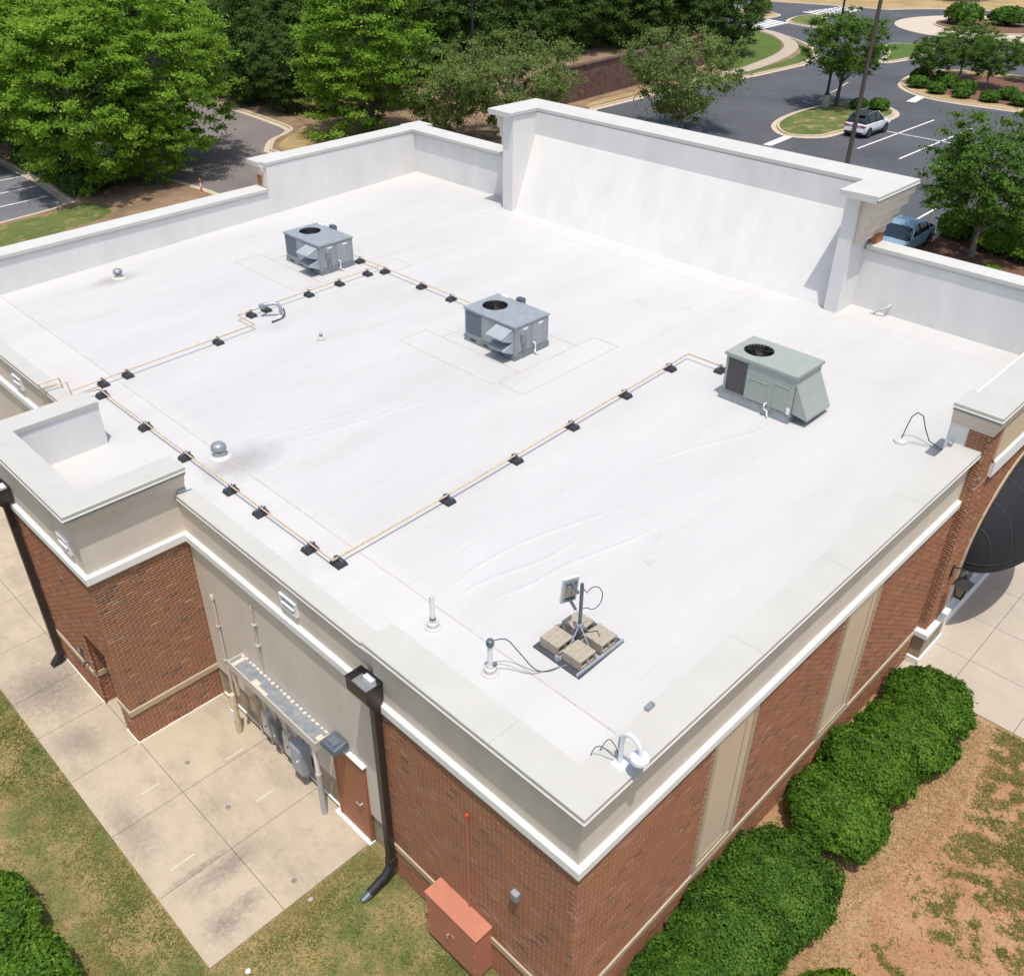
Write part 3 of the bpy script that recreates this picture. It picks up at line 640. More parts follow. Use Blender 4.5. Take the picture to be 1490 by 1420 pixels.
swp('cornice', 'efis_mould', [(EX,.72),(EX,EY),(19.75,EY)], [(-.02,-.52),(.03,-.52),(.03,-.42),(.07,-.42),(.07,-.30),(.10,-.27),(.10,-.18),(-.02,-.18)], 6.95)
coping([(EX,.74),(EX,EY),(19.75,EY)], cprof(.72,.125), 6.95)
a1 = [(AC_-(AR+.0)*math.cos(PI*k/24), AZ+(AR+.0)*math.sin(PI*k/24)) for k in range(25)]; a2 = [(AC_-(AR+.12)*math.cos(PI*k/24), AZ+(AR+.12)*math.sin(PI*k/24)) for k in range(25)]
m = MB()
for k in range(24): m.extr([a1[k],a1[k+1],a2[k+1],a2[k]], 'y', EY-.035, EY+.02)
m.build('arch_trim', 'cast_stone', bld)
for b, mt, nm in (((12.60,-.26,0,13.95,.05,.20),'band_white','plinth_foot'),((12.66,-.22,.20,13.9,.04,.88),'base_stone','plinth'),((12.58,-.28,.88,13.95,.05,1.02),'band_white','plinth_cap'),((13.95,-.12,0,18.9,.12,.32),'band_white','shop_sill')): bx(nm, mt, *b)
gl = bx('shop_window', 'store_glass', 13.9, .10, .32, 18.95, .13, 4.55)
for x in (14.0,14.85,15.7,16.55,17.4,18.25): bx('mullion', 'band_white', x-.035, .04, .32, x+.035, .10, 4.4, parent=gl)
for z in (.36,2.3): bx('transom', 'band_white', 13.9, .045, z-.035, 18.95, .098, z+.035, parent=gl)
# service door in the low wall
dr = bx('service_door', 'door_paint', .13, 5.33, .02, .19, 6.23, 2.15)
for b in ((.12,5.27,0,.20,5.33,2.24),(.12,6.23,0,.20,6.29,2.24),(.12,5.33,2.15,.20,6.23,2.24)): bx('door_frame', 'door_paint', *b, parent=dr)
bx('door_sill', 'white_plastic', .05, 5.25, -.02, .2, 6.4, .022, parent=dr); bx('drip_cap', 'white_plastic', .085, 5.24, 2.245, .2, 6.32, 2.275, parent=dr)
m = MB(); m.cyl((.14,5.45,1.05),(.07,5.45,1.05),.02,n=8).cyl((.075,5.44,1.05),(.075,5.58,1.05),.014,n=8); m.build('door_handle', 'chrome', dr)
bx('wall_kerb', 'band_white', .185, 6.4, -.02, .225, TN-.02, .02); bx('wall_kerb', 'band_white', TW-.05, 12.58, -.02, TW-.016, 15, .025); bx('wall_kerb', 'band_white', TW-.05, TN-.05, -.02, TW-.0245, 11.46, .025); bx('wall_kerb', 'band_white', TW-.02, TN-.05, -.02, .16, TN-.0245, .025)
# overflow scuppers
def scupper(ax, y, z, wd=.52, h=.32):
    f = bx('scupper', 'white_plastic', ax-.06, y, z, ax+.01, y+wd, z+.045)
    for b in ((ax-.06,y,z+h-.045,ax+.01,y+wd,z+h),(ax-.06,y,z+.045,ax+.01,y+.045,z+h-.045),(ax-.06,y+wd-.045,z+.045,ax+.01,y+wd,z+h-.045)): bx('scupper_frame', 'white_plastic', *b, parent=f)
    bx('scupper_throat', 'galv', ax-.006, y+.045, z+.045, ax+.002, y+wd-.045, z+h-.045, parent=f); bx('scupper_lip', 'white_plastic', ax-.075, y+.07, z+.13, ax-.006, y+wd-.07, z+.155, parent=f)
    bx('scupper_side_shade', 'steel_dark', ax-.05, y+wd, z, ax+.0, y+wd+.025, z+h-.02, parent=f)  # dark strip beside the frame, its side shading built as a part
scupper(LW, 6.84, 4.94); scupper(TW, 11.40, 4.98); scupper(LW, 18.95, 4.95)
# lay the bricks: the 300 nearest the camera one by one, the rest as one mesh per wall
def tint_of(): 
    t = R.random()
    return R.uniform(.0,.16) if t < .06 else (R.uniform(.88,.97) if t > .95 else R.gauss(.52,.13))
def dcam(b):
    w_, ax, p, a, c, z = b; q = Vector((p,(a+c)/2,z)) if ax == 'x' else Vector(((a+c)/2,p,z)); return (q-CAMPOS).length
full = sorted([i for i, b in enumerate(BR) if abs((b[4]-b[3])-(BL-.012)) < 1e-4], key=lambda i: dcam(BR[i]))
sing = set(full[:300])
bm_v = [(0,0,0),(1,0,0),(1,1,0),(0,1,0),(0,0,1),(1,0,1),(1,1,1),(0,1,1)]
BH = ROWH-.012; DEP = .02
variants = {}
def variant(ax, k):
    if (ax, k) in variants: return variants[(ax, k)]
    me = bpy.data.meshes.new('brick'); L = BL-.012; sx, sy = (DEP, L) if ax == 'x' else (L, DEP); e = .004
    v = []
    for (x, y, z) in bm_v:
        X, Y, Z = x*sx, y*sy, z*BH
        if ax == 'x' and x == 0: Y += e if y == 0 else -e; Z += e if z == 0 else -e
        if ax == 'y' and y == 0: X += e if x == 0 else -e; Z += e if z == 0 else -e
        v.append((X, Y, Z))
    me.from_pydata(v, [], [(0,3,2,1),(4,5,6,7),(0,1,5,4),(1,2,6,5),(2,3,7,6),(3,0,4,7)])
    a = me.attributes.new('tint', 'FLOAT', 'POINT'); a.data.foreach_set('value', [tint_of()]*8); me.materials.append(MATS['brick']); variants[(ax, k)] = me
    return me
rest = {}
for i, (wl, ax, p, a, c, z) in enumerate(BR):
    if i in sing:
        o = bpy.data.objects.new('brick', variant(ax, R.randrange(14))); COL.objects.link(o); o.parent = wl
        o.location = (p+R.uniform(-.002,.001), a, z) if ax == 'x' else (a, p+R.uniform(-.002,.001), z)
    else: rest.setdefault(wl.name, []).append((ax, p+R.uniform(-.003,.001), a, c, z))
FB = np.array([(0,3,2,1),(4,5,6,7),(0,1,5,4),(1,2,6,5),(2,3,7,6),(3,0,4,7)])
for wn, lst in rest.items():
    V = np.zeros((len(lst),8,3)); T = np.zeros((len(lst),8)); u = np.array(bm_v, float); e = .0035
    for i, (ax, p, a, c, z) in enumerate(lst):
        if ax == 'x':
            q = u*np.array([DEP, c-a, BH]); f = u[:,0] == 0; q[f,1] += np.where(u[f,1] == 0, e, -e); q[f,2] += np.where(u[f,2] == 0, e, -e); V[i] = q+np.array([p, a, z])
        else:
            q = u*np.array([c-a, DEP, BH]); f = u[:,1] == 0; q[f,0] += np.where(u[f,0] == 0, e, -e); q[f,2] += np.where(u[f,2] == 0, e, -e); V[i] = q+np.array([a, p, z])
        T[i] = tint_of()
    F = (FB[None]+8*np.arange(len(lst))[:,None,None]).reshape(-1,4)
    fastmesh('brickwork', V.reshape(-1,3), F, T.ravel(), 'brick', bpy.data.objects[wn], 'stuff')
# awning over the entrance
aw = thing('dome_awning', 'black fabric quarter dome awning over the arched shop entrance', 'awning', (AC_,EY,0))
A_, H_, Pj, ZL = 2.5, 2.0, 1.08, 2.5
def awp(th, ph, k=1.): return (-A_*k*math.cos(th), -.04-Pj*k*math.sin(th)*math.sin(ph), ZL+H_*k*math.sin(th)*math.cos(ph))
m = MB(); nth, nph = 40, 12
for i in range(nth+1):
    for j in range(nph+1): m.v.append(awp(PI*i/nth, PI/2*j/nph))
for i in range(nth):
    for j in range(nph): q = i*(nph+1)+j; m.f.append((q, q+1, q+nph+2, q+nph+1))
m.build('canopy', 'awning', aw, smooth=True)
m = MB()
for i in range(nth):
    p = awp(PI*i/nth, PI/2); q = awp(PI*(i+1)/nth, PI/2); m.quad(p, q, (q[0],q[1],q[2]-.24), (p[0],p[1],p[2]-.24))
m.build('valance', 'awning', aw)
for th in (.14,.24,.34,.44,.56,.66,.76,.86): m = MB(); m.tube([awp(PI*th, PI/2*j/nph, 1.003) for j in range(nph+1)], .011, 5); m.build('awning_seam', 'awning_seam', aw)
m = MB(); m.tube([awp(PI*i/nth, PI/2) for i in range(nth+1)], .018, 6); m.build('rim_tube', 'black', aw)

# ================================================================ ROOFTOP UNITS
def plate_hole(x0, y0, x1, y1, cx, cy, r, z, th, n=32):
    m = MB(); A = [2*PI*k/n for k in range(n)]
    corner = [math.atan2(y-cy, x-cx) for x, y in ((x0,y0),(x1,y0),(x1,y1),(x0,y1))]
    A = sorted(set([round(a if a <= PI else a-2*PI, 6) for a in A]+[round(a, 6) for a in corner]))
    def rect(a):
        c, s_ = math.cos(a), math.sin(a); t = min([((x1 if c > 0 else x0)-cx)/c if abs(c) > 1e-9 else 1e9, ((y1 if s_ > 0 else y0)-cy)/s_ if abs(s_) > 1e-9 else 1e9]); return (cx+c*t, cy+s_*t)
    k = len(A); I = [(cx+r*math.cos(a), cy+r*math.sin(a)) for a in A]; O = [rect(a) for a in A]
    for L, zz in ((I,z),(O,z),(O,z-th),(I,z-th)): m.v += [(x, y, zz) for x, y in L]
    for b in range(4):
        for i in range(k): j = (i+1) % k; c = (b+1) % 4; m.f.append((b*k+i, b*k+j, c*k+j, c*k+i))
    return m
def fan(parent, cx, cy, z, r, mat='black'):
    w_ = MB(); w_.lathe([(r*1.0,0),(r*1.0,-.24),(r*.2,-.25)], (cx,cy,z-.004), 28); 
    well = MB()
    n = 28
    for k in range(n):
        a, b = 2*PI*k/n, 2*PI*(k+1)/n; well.quad((cx+r*math.cos(a),cy+r*math.sin(a),z-.02),(cx+r*math.cos(b),cy+r*math.sin(b),z-.02),(cx+r*math.cos(b),cy+r*math.sin(b),z-.32),(cx+r*math.cos(a),cy+r*math.sin(a),z-.32))
    well.quad(*[(cx+r*math.cos(2*PI*k/n),cy+r*math.sin(2*PI*k/n),z-.32) for k in range(n)]); fw_ = well.build('fan_well', 'black', parent)  # near-black well, blades and hub: shade of the opening put into the colour
    for k in range(4):
        a = 2*PI*k/4+.4; m = MB(); pts = []
        for t, rr in ((-.38,.16),(.38,.16),(.46,.93),(-.30,.93)): pts.append((cx+r*rr*math.cos(a+t), cy+r*rr*math.sin(a+t), z-.20+(.05 if t > 0 else -.02)))
        m.add(pts+[(x,y,zz-.008) for x,y,zz in pts], [(0,1,2,3),(7,6,5,4),(0,4,5,1),(1,5,6,2),(2,6,7,3),(3,7,4,0)]); m.build('fan_blade', 'rubber', fw_)
    m = MB(); m.lathe([(r*.17,-.25),(r*.17,-.14),(r*.1,-.12)], (cx,cy,z), 14); m.build('fan_hub', 'black', fw_)
    gr = MB()
    for q in (.3,.65,.97):
        gr.tube([(cx+r*q*math.cos(2*PI*k/24), cy+r*q*math.sin(2*PI*k/24), z-.01+.02*(1-q)) for k in range(25)], .0035, 4, False)
    for k in range(3):
        a = PI*k/3; gr.tube([(cx-r*math.cos(a),cy-r*math.sin(a),z-.008),(cx,cy,z+.012),(cx+r*math.cos(a),cy+r*math.sin(a),z-.008)], .005, 4, False)
    gr.build('fan_guard', mat, parent)
def hood(parent, x, y0, y1, ztop, proj, h, name='intake_hood', mat='ac_blue_light'):
    """sheet metal rain hood on a face looking towards -x: sloped top, open underside"""
    t = .012; m = MB()
    m.add([(x,y0,ztop),(x,y1,ztop),(x-proj,y1,ztop-h*.42),(x-proj,y0,ztop-h*.42),(x-proj,y1,ztop-h*.55),(x-proj,y0,ztop-h*.55)], [(0,1,2,3),(3,2,4,5)])
    for y in (y0, y1): m.add([(x,y,ztop),(x-proj,y,ztop-h*.42),(x-proj,y,ztop-h*.55),(x,y,ztop-h)], [(0,1,2,3)])
    o = m.build(name, mat, parent); md = o.modifiers.new('thick', 'SOLIDIFY'); md.thickness = t
    mb = MB(); mb.quad((x-.005,y0,ztop),(x-.005,y1,ztop),(x-.005,y1,ztop-h),(x-.005,y0,ztop-h)); mb.build('intake_filter', 'slat_dark', o)
    return o
def rtu_blue(loc, label):
    t = thing('rooftop_unit', label, 'air conditioner', loc, 0, 'rooftop air conditioners')
    W, L, H = 1.28, 1.9, .95; x0, x1, y0, y1 = -W/2, W/2, -L/2, L/2; zr_ = .17
    m = MB(); m.box(x0-.02, y0-.02, -.02, x1+.02, y1+.02, zr_); b = m.build('base_rail', 'ac_rail', t, bevel=.006)
    for y in (y0+.35, 0, y1-.45): MB().box(x0-.024, y, .06, x0-.019, y+.22, .11).build('fork_slot', 'black', b)
    MB().opentop(x0, y0, zr_, x1, y1, H-.035).build('cabinet', 'ac_grey', t, bevel=.008)
    plate_hole(x0-.025, y0-.025, x1+.025, y1+.025, 0.02, y1-.50, .35, H, .045).build('top_panel', 'ac_blue', t)
    fan(t, .02, y1-.50, H, .35)
    for k in range(3): MB().box(x0-.006, y1-.16-k*.20-.10, zr_+.07, x0+.002, y1-.06-k*.20, H-.09).build('coil_slot', 'slat_dark', t)
    hood(t, x0, y0+.06, y0+.66, H-.10, .42, .36); hood(t, x0, y0+.06, y0+.66, zr_+.33, .36, .32)
    for a, c in ((x0+.10, -.04), (.0, x1-.06)):
        p = MB().box(a, y0-.012, zr_+.03, c, y0+.001, H-.06).build('access_panel', 'ac_grey', t, bevel=.004)
        MB().box((a+c)/2-.10+.05, y0-.016, H-.17, (a+c)/2+.12, y0-.0122, H-.12).build('label_plate', 'white_plastic', p)
    MB().box(x0+.01, y0-.02, zr_, x0+.06, y0+.002, H-.04).build('corner_post', 'ac_blue', t)
    MB().box(x0-.012, y0+.70, zr_+.03, x0+.001, y1-.66, H-.06).build('side_panel', 'ac_grey', t)
    m = MB(); m.tube([(.04,y0,.33),(.04,y0-.10,.33),(.04,y0-.10,.16),(.0,y0-.12,.10),(.07,y0-.12,.05),(.07,y0-.2,.03)], .018, 7); m.build('drain_trap', 'pvc_white', t)
    MB().box(x0+.20, y0-.07, .44, x0+.40, y0-.012, .70).build('disconnect_box', 'ac_rail', t, bevel=.008)
    m = MB(); m.tube([(x0+.3,y0-.04,.44),(x0+.3,y0-.04,.2),(x0+.3,y0-.04,.03)], .014, 6); m.build('power_conduit', 'galv', t)
    for z in (zr_+.06, H-.075):
        for k in range(9): MB().box(x0+.13+k*.13, y0-.0155, z, x0+.142+k*.13, y0-.0118, z+.012).build('screw', 'ac_rail', t)
    m = MB(); m.box(x1, .05, H-.20, x1+.16, .27, H+.09); m.build('flue_cap', 'steel_dark', t, bevel=.01)
    m = MB(); m.box(x1-.05, .55, H, x1+.02, .80, H+.03); m.build('top_vent', 'white_plastic', t)
    m = MB(); m.tube([(x1+.02,y0+.25,.32),(x1+.14,y0+.25,.32),(x1+.14,y0+.25,.12)], .02, 7); m.build('gas_stub', 'gas_pipe_y', t)
    return t
rtu_blue((10.32,20.22,rz_(10.3)), 'blue-grey rooftop air conditioner farthest from the roof corner, by the rear parapet')
rtu_blue((10.33,11.70,rz_(10.3)), 'blue-grey rooftop air conditioner standing in the middle of the roof')
t = thing('rooftop_unit', 'pale green rooftop air conditioner with big sloped end hood, nearest the entrance tower', 'air conditioner', (12.42,4.85,rz_(12.4)), 0, 'rooftop air conditioners')
W, L, H = 1.18, 1.86, 1.22; x0, x1, y0, y1 = -W/2, W/2, -L/2, L/2
MB().box(x0-.03, y0-.0, -.03, x1+.03, y1+.05, .17).build('roof_curb', 'galv', t); MB().box(x0-.035, y0-.02, .17, x1+.035, y1+.055, .20).build('curb_flange', 'ac_rail', t)
MB().opentop(x0, y0, .20, x1, y1, H-.05).build('cabinet', 'ac_green', t, bevel=.02)
plate_hole(x0-.03, y0-.04, x1+.03, y1+.04,   .0, y1-.50, .36, H, .07).build('top_panel', 'ac_green', t); fan(t, 0, y1-.5, H, .36)
cl = MB().box(x0-.008, y1-.60, .26, x0+.002, y1-.08, H-.12).build('condenser_coil', 'coil', t)
for k in range(9): MB().box(x0-.014, y1-.585+k*.058, .27, x0-.007, y1-.575+k*.058, H-.13).build('coil_guard', 'slat_dark', cl)
MB().box(x0-.012, y1-.60, H-.115, x0+.002, y1-.08, H-.075).build('coil_header', 'ac_green', t)
for a, c, top in ((y0+.12, y0+.50, .86), (y0+.68, y0+1.14, .76)):
    p = MB().box(x0-.010, a, .24, x0+.001, c, top).build('access_panel', 'ac_green', t, bevel=.003); MB().box(x0-.02, a, top, x0+.001, c, top+.018).build('panel_lip', 'ac_green', p)
m = MB(); yy = y0; m.add([(x0+.06,yy,.98),(x1-.04,yy,.98),(x1-.02,yy-.40,.20),(x0+.10,yy-.40,.20),(x0+.06,yy,.95),(x1-.04,yy,.95),(x1-.02,yy-.40,.16),(x0+.10,yy-.40,.16)], [(0,1,2,3),(3,2,6,7),(0,4,5,1)]); 
for s_ in (0, 1):
    xa, xb = ((x0+.06, x0+.10), (x1-.04, x1-.02))[s_]; m.add([(xa,yy,.98),(xb,yy-.40,.20),(xb,yy-.40,.16),(xa,yy,.25)], [(0,1,2,3)])
o = m.build('economizer_hood', 'ac_green', t); md = o.modifiers.new('thick', 'SOLIDIFY'); md.thickness = .012
m = MB(); m.quad((x0+.02,yy-.004,.25),(x1-.02,yy-.004,.25),(x1-.02,yy-.004,.95),(x0+.02,yy-.004,.95)); m.build('intake_filter', 'slat_dark', o)
m = MB(); m.tube([(x0,y0+.62,.30),(x0-.08,y0+.62,.34),(x0-.12,y0+.62,.28),(x0-.10,y0+.62,.18),(x0-.05,y0+.56,.14),(x0-.12,y0+.50,.03)], .018, 7); m.build('drain_trap', 'pvc_white', t)
MB().box(x0-.016, y0+.02, .22, x0-.001, y0+.10, .38).build('label_plate', 'white_plastic', t)
# ---------------------------------------------------------------- gas pipes and their supports
def zp(x, h=.17): return rz_(x)+h
def run(name, label, pts, r=.018, mat='gas_pipe'):
    m = MB(); P = []
    for i, p in enumerate(pts): P.append(p)
    m.tube(P, r, 8); o = m.build(name, mat, None, smooth=True)
    return tag(o, label, 'pipe', 'gas pipes on the roof')
run('gas_pipe', 'tan gas pipe rising over the parapet and running to the two blue-grey units', [(.06,17.25,3.4),(.06,17.25,5.80),(.54,17.25,5.80),(.60,17.27,zp(.6)),(2.2,17.30,zp(2.2)),(4.8,17.33,zp(4.8)),(6.02,17.36,zp(6)),(6.02,18.22,zp(6)),(8.5,18.24,zp(8.5)),(11.18,18.28,zp(11.2))])
run('gas_pipe', 'tan gas pipe crossing between the two blue-grey rooftop units', [(11.22,19.52,zp(11.2)),(11.22,18.3,zp(11.2)),(11.22,14.9,zp(11.2)),(11.20,11.05,zp(11.2)),(11.12,11.05,zp(11.2)+.08)])
run('gas_pipe', 'long tan gas pipe along the low edge and across to the pale green unit', [(.08,17.05,3.4),(.08,17.05,5.74),(.62,17.05,5.74),(.66,17.0,zp(.7)),(1.27,16.86,zp(1.3)),(1.27,12,zp(1.3)),(1.29,7.28,zp(1.3)),(4.2,7.31,zp(4.2)),(8.2,7.42,zp(8.2)),(12.92,7.55,zp(12.9)),(12.95,5.6,zp(12.9))])
for y, nm in ((17.25,'farther'),(17.05,'nearer')):
    m = MB(); m.cyl((.02,y,4.2),(.02+.12,y,4.2),.03,n=8).lathe([(.035,0),(.035,.16)], (.07,y,5.1), 8); tag(m.build('gas_regulator', 'gas_pipe_y'), 'yellow fitting on the gas riser beside the tower, the %s one' % nm, 'pipe fitting', 'gas riser fittings')
sup0 = None
def support(x, y, along, label):
    """rubber sleeper with a strut channel and strap"""
    global sup0
    loc = (x, y, rz_(x)); rz = 0 if along == 'y' else PI/2
    if sup0 is None:
        t = thing('pipe_support', label, 'pipe support', loc, rz, 'rubber pipe supports')
        m = MB(); m.add([(-.15,-.12,0),(.15,-.12,0),(.15,.12,0),(-.15,.12,0),(-.12,-.09,.09),(.12,-.09,.09),(.12,.09,.09),(-.12,.09,.09)], [(0,3,2,1),(4,5,6,7),(0,1,5,4),(1,2,6,5),(2,3,7,6),(3,0,4,7)]); m.build('rubber_block', 'rubber', t)
        m = MB(); m.box(-.12,-.02,.09,.12,.02,.145); m.build('strut_channel', 'steel_dark', t)
        m = MB(); m.box(-.035,-.018,.145,-.026,.018,.205).box(.026,-.018,.145,.035,.018,.205); m.build('pipe_clamp', 'steel_dark', t)
        sup0 = t; return t
    return dup(sup0, loc, rz, 1, label)
rows = [('on the gas pipe across the left end of the roof', 'x', [(1.56,17.30),(2.21,17.30),(4.84,17.33)]),
        ('by the bend near the dark gooseneck vent', 'x', [(6.45,18.22),(6.96,18.23)]),
        ('on the pipe leading to the far blue-grey unit', 'x', [(8.47,18.24),(9.62,18.26),(10.72,18.27)]),
        ('on the pipe between the two blue-grey units', 'y', [(11.22,19.3),(11.22,18.02),(11.22,16.25),(11.22,14.9)]),
        ('on the low edge pipe, counted from the tower', 'y', [(1.27,16.75),(1.27,14.55),(1.27,12.70),(1.28,10.85),(1.28,9.72),(1.29,8.03)]),
        ('on the pipe crossing to the pale green unit', 'x', [(1.42,7.29),(4.21,7.31),(6.28,7.37),(8.21,7.42),(10.23,7.47),(12.13,7.53)]),
        ('beside the pale green unit itself', 'y', [(12.94,6.55)])]
for lab, al, pts in rows:
    for k, (x, y) in enumerate(pts): support(x, y, al, 'black pipe support %s, %s' % (lab, ORD[k]) if len(pts) > 1 else 'black rubber pipe support '+lab)
# ---------------------------------------------------------------- vents and stacks
for (x, y, lab, s_) in ((1.86,12.27,'grey mushroom vent with soot round it near the tower',1.0),(5.15,23.81,'small grey mushroom vent near the rear parapet',.85)):
    t = thing('mushroom_vent', lab, 'roof vent', (x,y,rz_(x)), 0, 'mushroom vents'); t.scale = (s_,)*3
    m = MB(); m.lathe([(.26,0),(.24,.02),(.13,.035),(.12,.13)], n=18); m.build('flashing', 'boot', t, smooth=True)
    m = MB(); m.lathe([(.105,.10),(.105,.20)], n=16); m.build('throat', 'black', t)
    m = MB(); m.lathe([(.17,.18),(.175,.20),(.165,.26),(.13,.31),(.07,.335),(.01,.34)], n=20); m.build('cap', 'galv', t, smooth=True)
def stack(x, y, h, r, lab, cap=False):
    t = thing('vent_stack', lab, 'vent pipe', (x,y,rz_(x)), 0, 'white plumbing stacks')
    m = MB(); m.lathe([(.15,0),(.145,.02),(.11,.04),(.10,.11),(.065,.13),(.06,.17)], n=20); m.build('boot', 'boot', t, smooth=True)
    m = MB(); m.lathe([(r,.15),(r,h),(r*.82,h),(r*.82,h-.06)], n=16); m.build('pipe', 'pvc_white', t, smooth=True)
    m = MB(); m.lathe([(r*1.2,.18),(r*1.25,.2),(r*1.2,.22)], n=16); m.build('clamp', 'steel_dark', t)
    return t
stack(1.53,4.73,.72,.045,'tall white vent pipe standing at the low roof edge')
stack(6.87,15.40,.28,.04,'short white vent pipe in the far field of the roof')
t = thing('cable_stack', 'white pipe with dark weatherhead feeding cables to the antenna', 'vent pipe', (1.47,3.25,rz_(1.47)))
m = MB(); m.lathe([(.15,0),(.145,.02),(.11,.04),(.10,.11),(.065,.13),(.055,.17)], n=20); m.build('boot', 'boot', t, smooth=True)
m = MB(); m.lathe([(.045,.15),(.045,.60)], n=14); m.build('pipe', 'pvc_white', t, smooth=True)
m = MB(); m.lathe([(.045,.58),(.065,.61),(.072,.66),(.058,.71),(.02,.73)], n=14); m.build('weatherhead', 'steel_dark', t, smooth=True)
m = MB(); m.cyl((.02,-.02,.17),(.10,-.05,.17),.035,n=10); m.build('side_fitting', 'steel_dark', t)
t = thing('gooseneck_vent', 'dark grey curved gooseneck conduit beside the gas pipe bend', 'vent pipe', (7.05,17.6,rz_(7)))
m = MB(); m.lathe([(.16,0),(.10,.03),(.07,.06)], n=14); m.build('boot', 'boot', t, smooth=True)
m = MB(); m.tube([(0,0,.03),(0,0,.28),(-.03,.03,.36),(-.12,.10,.40),(-.35,.30,.36)], .055, 9); m.build('duct', 'steel_paint', t, smooth=True)
m = MB(); m.box(-.45,.28,.24,-.28,.42,.38); m.build('end_box', 'galv', t, bevel=.02)
m = MB(); m.tube([(.06,-.06,.25),(.05,-.12,.12),(-.12,-.2,.03),(-.45,-.2,.025)], .024, 6); m.build('flex_line', 'cable', t)
t = thing('cable_loop', 'thin dark cable looping out of a low white boot near the entrance tower', 'cable', (12.91,1.68,rz_(12.9)))
m = MB(); m.lathe([(.16,0),(.15,.05),(.08,.09),(.05,.1)], n=16); m.build('boot', 'boot', t, smooth=True)
m = MB(); m.tube([Vector(p) for p in ((0,0,.08),(.05,-.02,.35),(.12,-.05,.62),(.22,-.12,.72),(.34,-.22,.62),(.36,-.34,.32),(.32,-.5,.10),(.30,-.8,.03),(.26,-1.1,.02))], .013, 6); m.build('lead', 'cable', t, smooth=True)
m = MB(); m.tube([(0,0,.07),(.1,-.2,.05),(.2,-.45,.035),(.30,-.8,.05)], .008, 5); m.build('lead', 'cable_grey', t)
t = thing('conduit_elbow', 'small white pipe elbow poking from the far parapet right of the sign wall', 'pipe', (19.0,5.3,rz_(19)))
m = MB(); m.tube([(.2,-.25,.32),(.02,-.25,.30),(-.05,-.1,.20),(-.02,.12,.02)], .03, 8); m.build('elbow', 'boot', t); m = MB(); m.lathe([(.07,0),(.06,.04)], (.0,.14,0), 10); m.build('boot', 'seam', t)
t = thing('coping_fitting', 'small grey post fitting at the coping end by the entrance tower', 'bracket', (12.55,.55,5.98))
m = MB(); m.lathe([(.05,0),(.05,.10),(.03,.12)], n=10).cyl((0,0,.06),(.25,0,.05),.02,n=8); m.build('post', 'galv', t)
# ---------------------------------------------------------------- ballasted antenna
ax_, ay_ = 2.95, 2.63; az_ = rz_(ax_)
m = MB(); m.prism([(2.36,2.10),(3.56,2.12),(3.58,3.16),(2.38,3.15)], az_-.012, az_+.016); tag(m.build('rubber_mat', 'mat_rubber'), 'square dark rubber mat under the antenna ballast', 'mat')
def cmu(loc, label):
    m = MB(); L, D, Hh = .395, .195, .19; t_ = .034
    m.box(0,0,0,L,D,t_).box(0,0,Hh-t_,L,D,Hh)
    for x in (0, L/2-t_/2, L-t_): m.box(x,0,t_,x+t_,D,Hh-t_)
    o = m.build('concrete_block', 'cmu', None); o.location = loc; return tag(o, label, 'concrete block', 'ballast blocks')
for i, (bx_, qa) in enumerate(((2.47,'on the left half'),(3.02,'on the right half'))):
    for j, (by_, qb) in enumerate(((2.19,'front edge row'),(2.39,'second row'),(2.68,'third row'),(2.88,'rear edge row'))):
        cmu((bx_+R.uniform(-.01,.01), by_, az_+.03), 'tan hollow concrete block of the antenna ballast, %s %s' % (qb, qa))
t = thing('antenna_mast', 'steel antenna mast with flat white panel on a ballasted tray', 'antenna', (ax_,ay_,az_+.016))
m = MB(); m.box(-.56,-.035,.0,.58,.035,.013).box(-.56,-.035,.013,-.52,.035,.10).box(.54,-.035,.013,.58,.035,.10); m.build('tray_rail', 'steel_paint', t)
m = MB(); m.box(-.035,-.48,.0,.035,.50,.0125).box(-.59,-.50,0,.60,-.46,.05); m.build('tray_rail', 'steel_paint', t)
m = MB(); m.cyl((0,0,.01),(0,0,1.33),.032,n=12); m.build('pole', 'steel_dark', t, smooth=True)
for dx, dy in ((.30,0),(-.30,0),(0,.28),(0,-.28)): m = MB(); m.cyl((dx,dy,.03),(0,0,.45),.014,n=6); m.build('brace', 'steel_paint', t)
m = MB(); m.lathe([(.05,.42),(.05,.48)], n=12); m.build('collar', 'steel_paint', t)
pr = Matrix.Rotation(math.radians(-22), 4, 'Z') @ Matrix.Rotation(math.radians(8), 4, 'X')
def rot(m_, off):
    m_.v = [tuple((pr @ Vector(v))+Vector(off)) for v in m_.v]; return m_
po = (-.02,.24,1.07)
rot(MB().box(-.15,.0,-.29,.15,.035,.29), po).build('panel', 'cam_white', t, bevel=.012); bk = rot(MB().box(-.14,-.012,-.28,.14,.0,.28), po).build('back_plate', 'panel_back', t)
rot(MB().box(-.08,-.05,-.12,.10,-.012,.16), po).build('radio_box', 'cmu', bk)
for z in (-.19, .2): rot(MB().box(-.02,-.27,z-.02,.02,-.012,z+.02).box(-.10,-.05,z-.015,.10,-.0121,z+.015), po).build('bracket', 'steel_dark', t)
m = MB(); m.tube([(.03,.0,1.22)]+[(.17+.15*math.cos(a)*.9, -.12+.12*math.cos(a)*-.6, 1.0+.24*math.sin(a)) for a in [PI*.8-k*.28 for k in range(18)]]+[(.03,-.02,.80)], .008, 6); m.build('coax_loop', 'cable', t)
m = MB(); m.tube([(0,.02,.8),(.03,.03,.5),(.16,-.06,.22),(.30,-.15,.215),(.22,-.28,.213)], .007, 5); m.build('coax', 'cable', t)
